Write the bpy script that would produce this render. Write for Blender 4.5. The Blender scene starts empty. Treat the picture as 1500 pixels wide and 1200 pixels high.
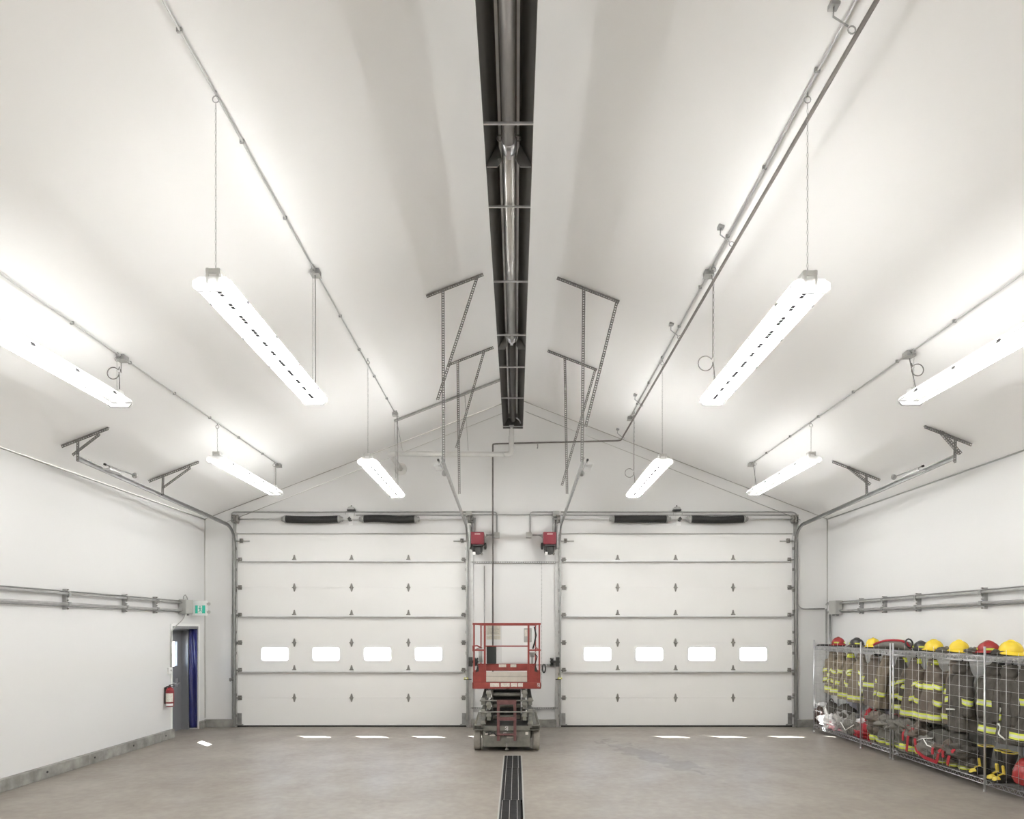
import bpy, math, random
from mathutils import Vector, Matrix, noise
PI = math.pi
S = bpy.context.scene
COL = S.collection
random.seed(7)

# ------------------------------------------------------------------ camera, world, sun, exposure
F, CX, CY, CH, D = 940.0, 756.0, 921.0, 2.17, 14.16      # focal length (px), horizon, camera height, depth of the back wall
cam = bpy.data.cameras.new('camera'); co = bpy.data.objects.new('camera', cam); COL.objects.link(co)
co.location = (0, 0, CH); co.rotation_euler = (PI/2, 0, 0)
cam.sensor_fit = 'HORIZONTAL'; cam.sensor_width = 36; cam.lens = 36*F/1500
cam.shift_x = -(CX-750)/1500; cam.shift_y = (CY-600)/1500
cam.clip_start = 0.05; cam.clip_end = 400
S.camera = co
w = bpy.data.worlds.new('world'); S.world = w; w.use_nodes = True
nt = w.node_tree; bg = nt.nodes['Background']
sky = nt.nodes.new('ShaderNodeTexSky'); sky.sky_type = 'NISHITA'; sky.sun_disc = False
sky.sun_elevation = math.radians(40.5); sky.sun_rotation = math.radians(-44); sky.air_density = 1.0; sky.dust_density = 2.0
nt.links.new(sky.outputs[0], bg.inputs[0]); bg.inputs[1].default_value = 0.9
sl = bpy.data.lights.new('sun', 'SUN'); so = bpy.data.objects.new('sun', sl); COL.objects.link(so)
sl.energy = 22.0; sl.angle = math.radians(0.6); sl.color = (1.0, 0.97, 0.92)
so.rotation_euler = Vector((-1.29, 1.33, 1.58)).to_track_quat('Z', 'Y').to_euler(); so.location = (-12, 30, 20)
TUBE_POWER = 34.0
S.view_settings.view_transform = 'Standard'; S.view_settings.look = 'None'
S.view_settings.gamma = 1.0; S.view_settings.use_curve_mapping = False
S.view_settings.exposure = 1.10
try:
    S.cycles.use_denoising = True; S.cycles.max_bounces = 14; S.cycles.diffuse_bounces = 10
    S.cycles.transparent_max_bounces = 12; S.cycles.sample_clamp_indirect = 10.0
    S.cycles.caustics_reflective = False; S.cycles.caustics_refractive = False
except Exception: pass

# ------------------------------------------------------------------ materials
MATS = {}
def mat(name, col, rough=0.5, metal=0.0, var=0.0, vscale=4.0, bump=0.0, bscale=20.0, emit=None, estr=0.0, spec=0.5, stretch=None, detail=4.0):
    if name in MATS: return MATS[name]
    m = bpy.data.materials.new(name); m.use_nodes = True; MATS[name] = m
    n = m.node_tree; L = n.links; b = n.nodes['Principled BSDF']
    b.inputs['Base Color'].default_value = (*col, 1); b.inputs['Roughness'].default_value = rough
    b.inputs['Metallic'].default_value = metal; b.inputs['Specular IOR Level'].default_value = spec
    tc = n.nodes.new('ShaderNodeTexCoord'); mp = n.nodes.new('ShaderNodeMapping'); L.new(tc.outputs['Object'], mp.inputs[0])
    if stretch: mp.inputs['Scale'].default_value = stretch
    if var > 0:
        t = n.nodes.new('ShaderNodeTexNoise'); t.inputs['Scale'].default_value = vscale; t.inputs['Detail'].default_value = detail
        L.new(mp.outputs[0], t.inputs['Vector'])
        r = n.nodes.new('ShaderNodeValToRGB'); r.color_ramp.elements[0].position = 0.3; r.color_ramp.elements[1].position = 0.7
        r.color_ramp.elements[0].color = (*[c*(1-var) for c in col], 1); r.color_ramp.elements[1].color = (*[min(1, c*(1+var*0.6)) for c in col], 1)
        L.new(t.outputs['Fac'], r.inputs[0]); L.new(r.outputs[0], b.inputs['Base Color'])
    if bump > 0:
        t = n.nodes.new('ShaderNodeTexNoise'); t.inputs['Scale'].default_value = bscale; t.inputs['Detail'].default_value = detail
        L.new(mp.outputs[0], t.inputs['Vector'])
        bu = n.nodes.new('ShaderNodeBump'); bu.inputs['Strength'].default_value = bump; bu.inputs['Distance'].default_value = 0.02
        L.new(t.outputs['Fac'], bu.inputs['Height']); L.new(bu.outputs[0], b.inputs['Normal'])
    if emit: b.inputs['Emission Color'].default_value = (*emit, 1); b.inputs['Emission Strength'].default_value = estr
    return m
LINER = mat('white_liner', (0.745, 0.744, 0.736), 0.42, var=0.015, vscale=0.5, bump=0.4, bscale=1.3, spec=0.35, detail=6)
CEIL = mat('ceiling_liner', (0.945, 0.942, 0.933), 0.5, var=0.015, vscale=0.4, spec=0.3)
DOORW = mat('door_white', (0.85, 0.847, 0.83), 0.4, var=0.02, vscale=0.8, spec=0.4)
GALV = mat('galvanised_steel', (0.42, 0.42, 0.41), 0.42, 0.75, var=0.18, vscale=9, detail=6)
GALVL = mat('light_galvanised_steel', (0.62, 0.62, 0.61), 0.4, 0.6, var=0.12, vscale=8)
GALVD = mat('perforated_angle_steel', (0.24, 0.235, 0.225), 0.5, 0.5, var=0.2, vscale=10)
STEELD = mat('dark_steel', (0.06, 0.06, 0.058), 0.5, 0.3, var=0.3, vscale=14)
BLACK = mat('black_coated', (0.018, 0.018, 0.017), 0.5, 0.0, var=0.3, vscale=20)
CHROME = mat('chrome', (0.62, 0.62, 0.64), 0.3, 0.85)
BOLT = mat('zinc_fittings', (0.30, 0.29, 0.27), 0.45, 0.5, var=0.3, vscale=30)
WHITEP = mat('white_paint', (0.84, 0.84, 0.83), 0.35)
GREYP = mat('grey_paint', (0.42, 0.42, 0.40), 0.5, var=0.06, vscale=6)
PIPEDK = mat('dark_gas_pipe', (0.19, 0.175, 0.16), 0.5, 0.3, var=0.2, vscale=8)
FLUE = mat('flue_metal', (0.62, 0.615, 0.59), 0.42, 0.25, var=0.05, vscale=5)
RED = mat('lift_red', (0.29, 0.048, 0.037), 0.42, var=0.2, vscale=10, detail=8)
REDD = mat('lift_ladder_maroon', (0.17, 0.075, 0.072), 0.5, var=0.25, vscale=12)
MAROON = mat('opener_maroon', (0.23, 0.022, 0.035), 0.35, var=0.1)
LGREY = mat('lift_grey', (0.20, 0.195, 0.17), 0.5, 0.1, var=0.25, vscale=9, detail=8)
LGREYA = mat('lift_arm_grey', (0.27, 0.265, 0.235), 0.5, 0.1, var=0.22, vscale=9, detail=8)
LGREYD = mat('lift_dark_grey', (0.10, 0.098, 0.088), 0.55, 0.1, var=0.3, vscale=9)
TYRE = mat('grey_solid_tyre', (0.30, 0.28, 0.25), 0.75, var=0.15, vscale=15, bump=0.2, bscale=60)
BEIGE = mat('beige_deck_panel', (0.56, 0.52, 0.46), 0.6, var=0.08, vscale=10)
LABEL = mat('label_white', (0.72, 0.69, 0.62), 0.5, var=0.2, vscale=60)
WHT = mat('lettering_white', (0.85, 0.85, 0.84), 0.5)
HOOD = mat('heater_hood_metal', (0.19, 0.184, 0.172), 0.38, 0.65, var=0.2, vscale=2.5, stretch=(6, 0.6, 6))
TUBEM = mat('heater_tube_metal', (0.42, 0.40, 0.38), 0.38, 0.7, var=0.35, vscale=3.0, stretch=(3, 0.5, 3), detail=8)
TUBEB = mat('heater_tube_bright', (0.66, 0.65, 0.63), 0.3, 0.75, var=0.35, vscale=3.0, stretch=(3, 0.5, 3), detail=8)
CONC = mat('curb_concrete', (0.31, 0.305, 0.28), 0.8, var=0.38, vscale=5, bump=0.3, bscale=30, detail=9)
BLUET = mat('blue_tarp_plastic', (0.018, 0.022, 0.14), 0.25, var=0.3, vscale=3, bump=1.0, bscale=7, spec=0.8)
STEELG = mat('grey_steel_door', (0.27, 0.275, 0.29), 0.4, 0.3, var=0.06, vscale=3)
XRED = mat('extinguisher_red', (0.24, 0.016, 0.02), 0.3)
GREEN = mat('exit_green', (0.02, 0.24, 0.17), 0.5, emit=(0.02, 0.24, 0.17), estr=0.5)
TAN = mat('turnout_tan', (0.21, 0.175, 0.13), 0.85, var=0.22, vscale=10, bump=0.5, bscale=22, detail=6)
BRN = mat('turnout_brown', (0.14, 0.115, 0.093), 0.85, var=0.22, vscale=10, bump=0.5, bscale=22, detail=6)
CHAR = mat('turnout_charcoal', (0.078, 0.07, 0.06), 0.85, var=0.3, vscale=10, bump=0.5, bscale=22, detail=6)
KHA = mat('turnout_grey', (0.16, 0.15, 0.13), 0.85, var=0.2, vscale=9, bump=0.5, bscale=20, detail=6)
HIVIS = mat('hi_vis_yellow', (0.60, 0.66, 0.06), 0.5, emit=None)
SILV = mat('reflective_silver', (0.55, 0.56, 0.48), 0.3, 0.3)
FYEL = mat('helmet_yellow', (0.82, 0.60, 0.04), 0.25, var=0.06, vscale=6)
FRED = mat('helmet_red', (0.30, 0.025, 0.025), 0.25, var=0.15, vscale=8)
FBLK = mat('helmet_black', (0.03, 0.028, 0.028), 0.3)
CLW = mat('white_cloth', (0.80, 0.78, 0.78), 0.8, var=0.06, bump=0.4, bscale=14)
CLP = mat('pale_lavender_cloth', (0.58, 0.58, 0.68), 0.8, var=0.1, bump=0.4, bscale=10)
REDC = mat('red_webbing', (0.38, 0.015, 0.025), 0.7, var=0.2, vscale=9, bump=0.3, bscale=18)
RUB = mat('black_rubber', (0.022, 0.02, 0.018), 0.4, var=0.2, vscale=8)
BYEL = mat('boot_yellow', (0.72, 0.56, 0.08), 0.5)
PIPING = mat('white_piping', (0.82, 0.82, 0.78), 0.5)
CORD = mat('grey_cord', (0.22, 0.21, 0.20), 0.6)
PLATE = mat('paper_notice', (0.62, 0.585, 0.50), 0.7, var=0.12, vscale=30)
TUBEL = mat('lit_tube', (0.9, 0.9, 0.9), 0.4, emit=(1.0, 0.998, 0.985), estr=TUBE_POWER*1.75)
TUBELO = mat('lit_tube_outer', (0.9, 0.9, 0.9), 0.4, emit=(1.0, 0.998, 0.985), estr=TUBE_POWER*0.24)
GROUND = mat('outside_gravel', (0.62, 0.61, 0.58), 0.9, var=0.2, vscale=1.5, detail=8)
FARG = mat('far_building', (0.45, 0.48, 0.52), 0.8)
def glass():
    m = bpy.data.materials.new('window_glass'); m.use_nodes = True; n = m.node_tree; L = n.links
    n.nodes.remove(n.nodes['Principled BSDF']); out = n.nodes['Material Output']
    tr = n.nodes.new('ShaderNodeBsdfTransparent'); tr.inputs[0].default_value = (0.94, 0.97, 1.0, 1)
    gl = n.nodes.new('ShaderNodeBsdfGlossy'); gl.inputs['Roughness'].default_value = 0.02
    mx = n.nodes.new('ShaderNodeMixShader'); mx.inputs[0].default_value = 0.06
    L.new(tr.outputs[0], mx.inputs[1]); L.new(gl.outputs[0], mx.inputs[2]); L.new(mx.outputs[0], out.inputs[0])
    return m
GLASS = glass()
def translucent():
    m = bpy.data.materials.new('white_translucent_wing'); m.use_nodes = True; n = m.node_tree; L = n.links
    n.nodes.remove(n.nodes['Principled BSDF']); out = n.nodes['Material Output']
    a = n.nodes.new('ShaderNodeBsdfTranslucent'); a.inputs[0].default_value = (0.93, 0.93, 0.92, 1)
    b = n.nodes.new('ShaderNodeBsdfDiffuse'); b.inputs[0].default_value = (0.9, 0.9, 0.89, 1)
    mx = n.nodes.new('ShaderNodeMixShader'); mx.inputs[0].default_value = 0.3
    L.new(a.outputs[0], mx.inputs[1]); L.new(b.outputs[0], mx.inputs[2])
    t = n.nodes.new('ShaderNodeBsdfTransparent'); m2 = n.nodes.new('ShaderNodeMixShader'); m2.inputs[0].default_value = 0.34
    L.new(mx.outputs[0], m2.inputs[1]); L.new(t.outputs[0], m2.inputs[2]); L.new(m2.outputs[0], out.inputs[0]); return m
WING = translucent()
def floor_mat():
    m = bpy.data.materials.new('polished_concrete'); m.use_nodes = True; n = m.node_tree; L = n.links; b = n.nodes['Principled BSDF']
    tc = n.nodes.new('ShaderNodeTexCoord')
    def nz(scale, det, sx=1, sy=1, dist=0):
        mp = n.nodes.new('ShaderNodeMapping'); mp.inputs['Scale'].default_value = (sx, sy, 1); L.new(tc.outputs['Object'], mp.inputs[0])
        t = n.nodes.new('ShaderNodeTexNoise'); t.inputs['Scale'].default_value = scale; t.inputs['Detail'].default_value = det
        t.inputs['Distortion'].default_value = dist; L.new(mp.outputs[0], t.inputs['Vector']); return t
    def ramp(src, p0, p1, c0, c1):
        r = n.nodes.new('ShaderNodeValToRGB'); r.color_ramp.elements[0].position = p0; r.color_ramp.elements[1].position = p1
        r.color_ramp.elements[0].color = (*c0, 1); r.color_ramp.elements[1].color = (*c1, 1); L.new(src, r.inputs[0]); return r
    base = ramp(nz(0.55, 7, dist=0.6).outputs['Fac'], 0.3, 0.72, (0.272, 0.243, 0.209), (0.33, 0.30, 0.262))
    fine = ramp(nz(9, 8, dist=0.3).outputs['Fac'], 0.35, 0.7, (0.88, 0.88, 0.88), (1.04, 1.04, 1.04))
    mul = n.nodes.new('ShaderNodeMix'); mul.data_type = 'RGBA'; mul.blend_type = 'MULTIPLY'; mul.inputs[0].default_value = 1
    L.new(base.outputs[0], mul.inputs[6]); L.new(fine.outputs[0], mul.inputs[7])
    # the damp dark stain right of the drain: noise cut by a soft circle fixed on the slab
    mp = n.nodes.new('ShaderNodeMapping'); mp.inputs['Location'].default_value = (-2.27, -11.0, 0); L.new(tc.outputs['Object'], mp.inputs[0])
    mr = n.nodes.new('ShaderNodeMapping'); mr.inputs['Rotation'].default_value = (0, 0, -0.337); L.new(mp.outputs[0], mr.inputs[0])
    sc = n.nodes.new('ShaderNodeVectorMath'); sc.operation = 'MULTIPLY'; sc.inputs[1].default_value = (2.6, 0.5, 0); L.new(mr.outputs[0], sc.inputs[0])
    ln = n.nodes.new('ShaderNodeVectorMath'); ln.operation = 'LENGTH'; L.new(sc.outputs[0], ln.inputs[0])
    st = nz(2.6, 5, 1, 1, 0.8)
    ad = n.nodes.new('ShaderNodeMath'); ad.operation = 'SUBTRACT'; L.new(st.outputs['Fac'], ad.inputs[0]); 
    ml = n.nodes.new('ShaderNodeMath'); ml.operation = 'MULTIPLY'; ml.inputs[1].default_value = 0.42; L.new(ln.outputs['Value'], ml.inputs[0]); L.new(ml.outputs[0], ad.inputs[1])
    sr = ramp(ad.outputs[0], 0.17, 0.21, (1, 1, 1), (0.76, 0.77, 0.78))
    m2 = n.nodes.new('ShaderNodeMix'); m2.data_type = 'RGBA'; m2.blend_type = 'MULTIPLY'; m2.inputs[0].default_value = 1
    L.new(mul.outputs[2], m2.inputs[6]); L.new(sr.outputs[0], m2.inputs[7]); L.new(m2.outputs[2], b.inputs['Base Color'])
    rr = ramp(nz(1.4, 6).outputs['Fac'], 0.3, 0.7, (0.36, 0.36, 0.36), (0.56, 0.56, 0.56)); L.new(rr.outputs[0], b.inputs['Roughness'])
    bu = n.nodes.new('ShaderNodeBump'); bu.inputs['Strength'].default_value = 0.08; bu.inputs['Distance'].default_value = 0.01
    L.new(nz(25, 6).outputs['Fac'], bu.inputs['Height']); L.new(bu.outputs[0], b.inputs['Normal'])
    return m
FLOOR = floor_mat()

# ------------------------------------------------------------------ mesh building
def at(px, py, Z): return Vector(((px-CX)*Z/F, Z, CH+(CY-py)*Z/F))
def frame(t, up=Vector((0, 0, 1))):
    t = t.normalized()
    if abs(t.dot(up)) > 0.98: up = Vector((0, 1, 0))
    a = t.cross(up).normalized(); return a, a.cross(t).normalized()
class MB:
    def __init__(s): s.v = []; s.f = []; s.mi = []; s.sm = []; s.cur = 0
    def add(s, vs, fs, smooth=False):
        o = len(s.v); s.v += [tuple(x) for x in vs]
        for q in fs: s.f.append(tuple(i+o for i in q)); s.mi.append(s.cur); s.sm.append(smooth)
        return s
    def box(s, x0, x1, y0, y1, z0, z1):
        return s.add([(x, y, z) for x in (x0, x1) for y in (y0, y1) for z in (z0, z1)],
                     [(0, 1, 3, 2), (4, 6, 7, 5), (0, 4, 5, 1), (2, 3, 7, 6), (0, 2, 6, 4), (1, 5, 7, 3)])
    def bar(s, p, q, w, h, up=Vector((0, 0, 1))):
        p = Vector(p); q = Vector(q); a, b = frame(q-p, Vector(up)); vs = []
        for c in (p, q):
            for i, j in ((-1, -1), (1, -1), (1, 1), (-1, 1)): vs.append(c+a*i*w/2+b*j*h/2)
        return s.add(vs, [(3, 2, 1, 0), (4, 5, 6, 7), (0, 1, 5, 4), (1, 2, 6, 5), (2, 3, 7, 6), (3, 0, 4, 7)])
    def tube(s, pts, r, n=8, closed=False, rs=None):
        pts = [Vector(p) for p in pts]; m = len(pts); vs = []; pa = None
        for i, p in enumerate(pts):
            if closed: t = pts[(i+1) % m]-pts[i-1]
            else: t = pts[min(i+1, m-1)]-pts[max(i-1, 0)]
            if t.length < 1e-9: t = Vector((0, 0, 1))
            t.normalize()
            if pa is None: a, b = frame(t)
            else:
                a = pa-t*pa.dot(t)
                if a.length < 1e-6: a, b = frame(t)
                a.normalize(); b = a.cross(t)
            pa = a; rr = rs[i] if rs else r
            for k in range(n):
                th = 2*PI*k/n; vs.append(p+a*math.cos(th)*rr+b*math.sin(th)*rr)
        fs = []
        for i in range(m if closed else m-1):
            j = (i+1) % m
            for k in range(n):
                l = (k+1) % n; fs.append((i*n+k, i*n+l, j*n+l, j*n+k))
        s.add(vs, fs, True)
        if not closed:
            o = len(s.v)-len(vs); s.f.append(tuple(o+k for k in range(n))[::-1]); s.f.append(tuple(o+(m-1)*n+k for k in range(n)))
            s.mi += [s.cur]*2; s.sm += [False]*2
        return s
    def cyl(s, p, q, r, n=16): return s.tube([p, q], r, n)
    def lathe(s, prof, origin=(0, 0, 0), axis=(0, 0, 1), n=20, smooth=True):
        ax = Vector(axis).normalized(); a, b = frame(ax); o = Vector(origin); vs = []
        for r, h in prof:
            for k in range(n):
                th = 2*PI*k/n; vs.append(o+ax*h+(a*math.cos(th)+b*math.sin(th))*r)
        m = len(prof); fs = [(i*n+k, i*n+(k+1) % n, (i+1)*n+(k+1) % n, (i+1)*n+k) for i in range(m-1) for k in range(n)]
        s.add(vs, fs, smooth); oo = len(s.v)-len(vs)
        s.f += [tuple(oo+k for k in range(n))[::-1], tuple(oo+(m-1)*n+k for k in range(n))]; s.mi += [s.cur]*2; s.sm += [False]*2
        return s
    def prism(s, poly, fn, a, b):
        """poly of 2-D points, fn(u, v, t) -> point, extruded from t=a to t=b"""
        n = len(poly); vs = [fn(u, v, a) for u, v in poly]+[fn(u, v, b) for u, v in poly]
        return s.add(vs, [tuple(range(n))[::-1], tuple(range(n, 2*n))]+[(i, (i+1) % n, n+(i+1) % n, n+i) for i in range(n)])
    def grid(s, fn, nu, nv, cu=False, cv=False, smooth=True):
        vs = [fn(i/(nu if cu else nu-1), j/(nv if cv else nv-1)) for i in range(nu) for j in range(nv)]
        fs = [(i*nv+j, ((i+1) % nu)*nv+j, ((i+1) % nu)*nv+(j+1) % nv, i*nv+(j+1) % nv) for i in range(nu if cu else nu-1) for j in range(nv if cv else nv-1)]
        return s.add(vs, fs, smooth)
    def blob(s, c, sx, sy, sz, seed=0, amp=0.2, nf=1.6, n=20):
        c = Vector(c); off = Vector((seed*7.3, seed*3.1, seed*5.7))
        def fn(u, v):
            th = 2*PI*u; ph = PI*(0.02+0.96*v)
            d = Vector((math.sin(ph)*math.cos(th), math.sin(ph)*math.sin(th), math.cos(ph)))
            k = 1+amp*(noise.noise(d*nf+off)*1.6+0.6*noise.noise(d*nf*2.7+off))
            d = d*k; z = d.z
            if z < 0: z *= 0.75
            return c+Vector((d.x*sx, d.y*sy, z*sz))
        return s.grid(fn, n+4, n, cu=True)
    def mesh(s, name, mats):
        me = bpy.data.meshes.new(name); me.from_pydata(s.v, [], s.f)
        if not isinstance(mats, (list, tuple)): mats = [mats]
        for m in mats: me.materials.append(m)
        me.polygons.foreach_set('material_index', s.mi); me.polygons.foreach_set('use_smooth', s.sm); me.update(); return me
def tag(o, label=None, cat=None, group=None, kind=None):
    for k, v in (('label', label), ('category', cat), ('group', group), ('kind', kind)):
        if v: o[k] = v
    return o
def thing(name, label, cat, loc=(0, 0, 0), group=None, kind=None, rz=0.0):
    o = bpy.data.objects.new(name, None); COL.objects.link(o); o.empty_display_size = 0.1
    o.location = loc; o.rotation_euler = (0, 0, rz); return tag(o, label, cat, group, kind)
def part(name, mb, m, parent=None, label=None, local=False, bevel=0, solid=0, loc=None, kind=None):
    """mb in world coordinates unless local; mb may be ready mesh data"""
    if isinstance(mb, MB):
        if parent and not local:
            off = Vector((0, 0, 0)); p = parent
            while p: off += p.location; p = p.parent
            mb.v = [(x-off.x, y-off.y, z-off.z) for x, y, z in mb.v]
        me = mb.mesh(name, m)
    else: me = mb
    o = bpy.data.objects.new(name, me); COL.objects.link(o); o.parent = parent
    if loc is not None: o.location = loc
    if bevel:
        b = o.modifiers.new('bevel', 'BEVEL'); b.width = bevel; b.segments = 2; b.limit_method = 'ANGLE'
    if solid:
        b = o.modifiers.new('solid', 'SOLIDIFY'); b.thickness = solid; b.offset = 0
    return tag(o, label, kind=kind)
def whole(name, mb, m, label, cat, group=None, bevel=0, kind=None, base=None):
    """a thing that is one mesh, with its origin at its base"""
    xs = [v[0] for v in mb.v]; ys = [v[1] for v in mb.v]; zs = [v[2] for v in mb.v]
    o0 = base or ((min(xs)+max(xs))/2, (min(ys)+max(ys))/2, min(zs))
    mb.v = [(x-o0[0], y-o0[1], z-o0[2]) for x, y, z in mb.v]
    o = part(name, mb, m, None, bevel=bevel); o.location = o0; return tag(o, label, cat, group, kind)
def struct(name, mb, m, label=None, parent=None, bevel=0):
    o = part(name, mb, m, parent, bevel=bevel); tag(o, label, kind=None if parent else 'structure'); return o
def perf(mb, p, q, w, d1, d2, pitch=0.034, hole=0.017):
    """slotted angle iron: two perforated flanges along p-q"""
    p = Vector(p); q = Vector(q); t = (q-p); L = t.length; t.normalize(); n = max(2, int(L/pitch)); st = L/n
    for d in (Vector(d1), Vector(d2)):
        d = (d-t*d.dot(t)).normalized(); vs = []; fs = []
        for i in range(n):
            a0 = i*st; m = a0+st/2; h = hole/2
            o = len(vs)
            for (l, c) in ((a0, 0), (a0+st, 0), (a0+st, w), (a0, w)): vs.append(p+t*l+d*c)
            for (l, c) in ((m-h, w/2-h), (m+h, w/2-h), (m+h, w/2+h), (m-h, w/2+h)): vs.append(p+t*l+d*c)
            fs += [(o+k, o+(k+1) % 4, o+4+(k+1) % 4, o+4+k) for k in range(4)]
        mb.add(vs, fs)
    return mb
def arc(c, a, b, r, t0, t1, n=8):
    c = Vector(c); a = Vector(a); b = Vector(b)
    return [c+a*r*math.cos(t0+(t1-t0)*i/n)+b*r*math.sin(t0+(t1-t0)*i/n) for i in range(n+1)]
def rounded(pts, r=0.08, n=5):
    """polyline with its corners rounded"""
    pts = [Vector(p) for p in pts]; out = [pts[0]]
    for i in range(1, len(pts)-1):
        p = pts[i]; a = (pts[i-1]-p); b = (pts[i+1]-p); rr = min(r, a.length*0.45, b.length*0.45)
        a = p+a.normalized()*rr; b = p+b.normalized()*rr
        for k in range(n+1):
            t = k/n; out.append(a*(1-t)**2+p*2*t*(1-t)+b*t*t)
    out.append(pts[-1]); return out
def text(s, size, loc, rot, m, parent, name='lettering'):
    c = bpy.data.curves.new(name, 'FONT'); c.body = s; c.size = size; c.extrude = 0.001; c.align_x = 'CENTER'; c.align_y = 'CENTER'
    t = bpy.data.objects.new('tmp', c); COL.objects.link(t); bpy.context.view_layer.update()
    me = bpy.data.meshes.new_from_object(t); bpy.data.objects.remove(t); me.materials.clear(); me.materials.append(m)
    o = bpy.data.objects.new(name, me); COL.objects.link(o); o.parent = parent
    off = Vector((0, 0, 0)); p = parent
    while p: off += p.location; p = p.parent
    o.location = Vector(loc)-off; o.rotation_euler = rot; return o

# ------------------------------------------------------------------ room shell
XW, HR, SL, YB, YF = 6.87, 7.26, 0.389, D, -8.0
def ceil_z(x): return HR-SL*abs(x)
HE = ceil_z(XW)
DR0, DR1, DW0, DW1 = -0.215, 0.10, 4.0, 10.97          # trench drain slot in the slab
m = MB(); zt, zb = 0.0, -0.25
m.box(-8.2, DR0, YF-.2, YB+.6, zb, zt).box(DR1, 7.3, YF-.2, YB+.6, zb, zt).box(DR0, DR1, DW1, YB+.6, zb, zt).box(DR0, DR1, YF-.2, DW0, zb, zt).box(DR0, DR1, DW0, DW1, zb, -0.16)
struct('floor', m, FLOOR)
m = MB()
for sgn in (-1, 1):
    m.prism([(0, HR), (0, HR+.15), ((XW+.5)*sgn, HR+.15-SL*(XW+.5)), ((XW+.5)*sgn, HR-SL*(XW+.5))], lambda u, v, t: (u, t, v), YF-.2, YB+.2)
struct('ceiling', m, CEIL)
# door openings
OP = [(-6.17, -1.09), (0.985, 6.11)]; DH = 4.275
m = MB()
fy = lambda u, v, t: (u, t, v)
xs = [-XW-.4, OP[0][0], OP[0][1], OP[1][0], OP[1][1], XW+.4]
for a, b in ((xs[0], xs[1]), (xs[2], xs[3]), (xs[4], xs[5])): m.box(a, b, YB, YB+.18, 0, DH)
m.prism([(xs[0], DH), (xs[5], DH), (xs[5], ceil_z(xs[5])+.05), (0, HR+.05), (xs[0], ceil_z(xs[0])+.05)], fy, YB, YB+.18)
struct('wall_back', m, LINER)
m = MB(); m.prism([(xs[0], 0), (xs[5], 0), (xs[5], ceil_z(xs[5])+.05), (0, HR+.05), (xs[0], ceil_z(xs[0])+.05)], fy, YF-.18, YF)
struct('wall_front', m, LINER)
PD0, PD1, PDH = 12.81, 13.86, 2.22
m = MB(); m.box(-XW-.37, -XW, YF, PD0, 0, HE+.1).box(-XW-.37, -XW, PD1, YB, 0, HE+.1).box(-XW-.37, -XW, PD0, PD1, PDH, HE+.1)
struct('wall_left', m, LINER)
m = MB(); m.box(XW, XW+.37, YF, YB, 0, HE+.1); struct('wall_right', m, LINER)
# welted seams where the liner meets at the eaves and the gable
m = MB(); m.tube([(-XW+.012, YF, HE-.01), (-XW+.012, YB, HE-.01)], .012, 6); struct('trim_1', m, GREYP)
m = MB(); m.tube([(XW-.012, YF, HE-.01), (XW-.012, YB, HE-.01)], .012, 6); struct('trim_2', m, GREYP)
SEAM = mat('liner_seam', (0.45, 0.44, 0.41), 0.8, spec=0.1)
m = MB(); m.tube([(-XW, YB-.008, HE), (0, YB-.008, HR-.01), (XW, YB-.008, HE)], .009, 6); struct('trim_3', m, SEAM)
m = MB(); m.tube([(-XW+.5, YB-.004, HE-.06), (-.2, YB-.004, HR-.30)], .006, 6).tube([(.2, YB-.004, HR-.30), (XW-.6, YB-.004, HE-.02)], .006, 6); struct('trim_4', m, SEAM)
m = MB(); m.tube([(-XW+.008, YB-.008, .2), (-XW+.008, YB-.008, HE)], .008, 6).tube([(XW-.008, YB-.008, .2), (XW-.008, YB-.008, HE)], .008, 6); struct('trim_5', m, SEAM)
# concrete curbs
def curb(name, segs, along, lo, hi, z1=.17, pr=.075):
    m = MB(); n = max(1, int(abs(hi-lo)/2.4)); st = (hi-lo)/n
    for i in range(n):
        a, b = lo+i*st+.003, lo+(i+1)*st-.003
        if along == 'L': m.box(-XW-.01, -XW+pr, a, b, 0, z1)
        elif along == 'R': m.box(XW-pr, XW+.01, a, b, 0, z1)
        else: m.box(a, b, YB-pr, YB+.01, 0, z1)
    o = struct(name, m, CONC, bevel=.008)
    if along in 'LR':
        b = MB(); s = -1 if along == 'L' else 1; y = lo+.5
        while y < hi: b.cyl((s*(XW-pr+.002), y, .09), (s*(XW-pr-.006), y, .09), .017, 8); y += 1.05
        part('anchor_bolt', b, BLACK, o, kind='stuff')
    return o
curb('baseboard_left', 0, 'L', YF, PD0-.02); curb('baseboard_right', 0, 'R', YF, YB-.09)
curb('baseboard_back', 0, 'B', -XW+.02, OP[0][0]-.03); curb('baseboard_back', 0, 'B', OP[0][1]+.1, OP[1][0]-.1); curb('baseboard_back', 0, 'B', OP[1][1]+.03, XW-.08)
m = MB(); m.box(-XW-.01, -XW+.075, PD1+.02, YB-.08, 0, .16); struct('baseboard_left', m, CONC, bevel=.01)
# outside: pale yard, a far shed and a van-like low block seen as blurs through the panes
m = MB(); m.box(-60, 60, YB+.62, 90, -.4, -.12).box(-60, -8.25, -30, YB+.62, -.4, -.12); tag(whole('yard_ground', m, GROUND, None, None), kind='structure')

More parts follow.
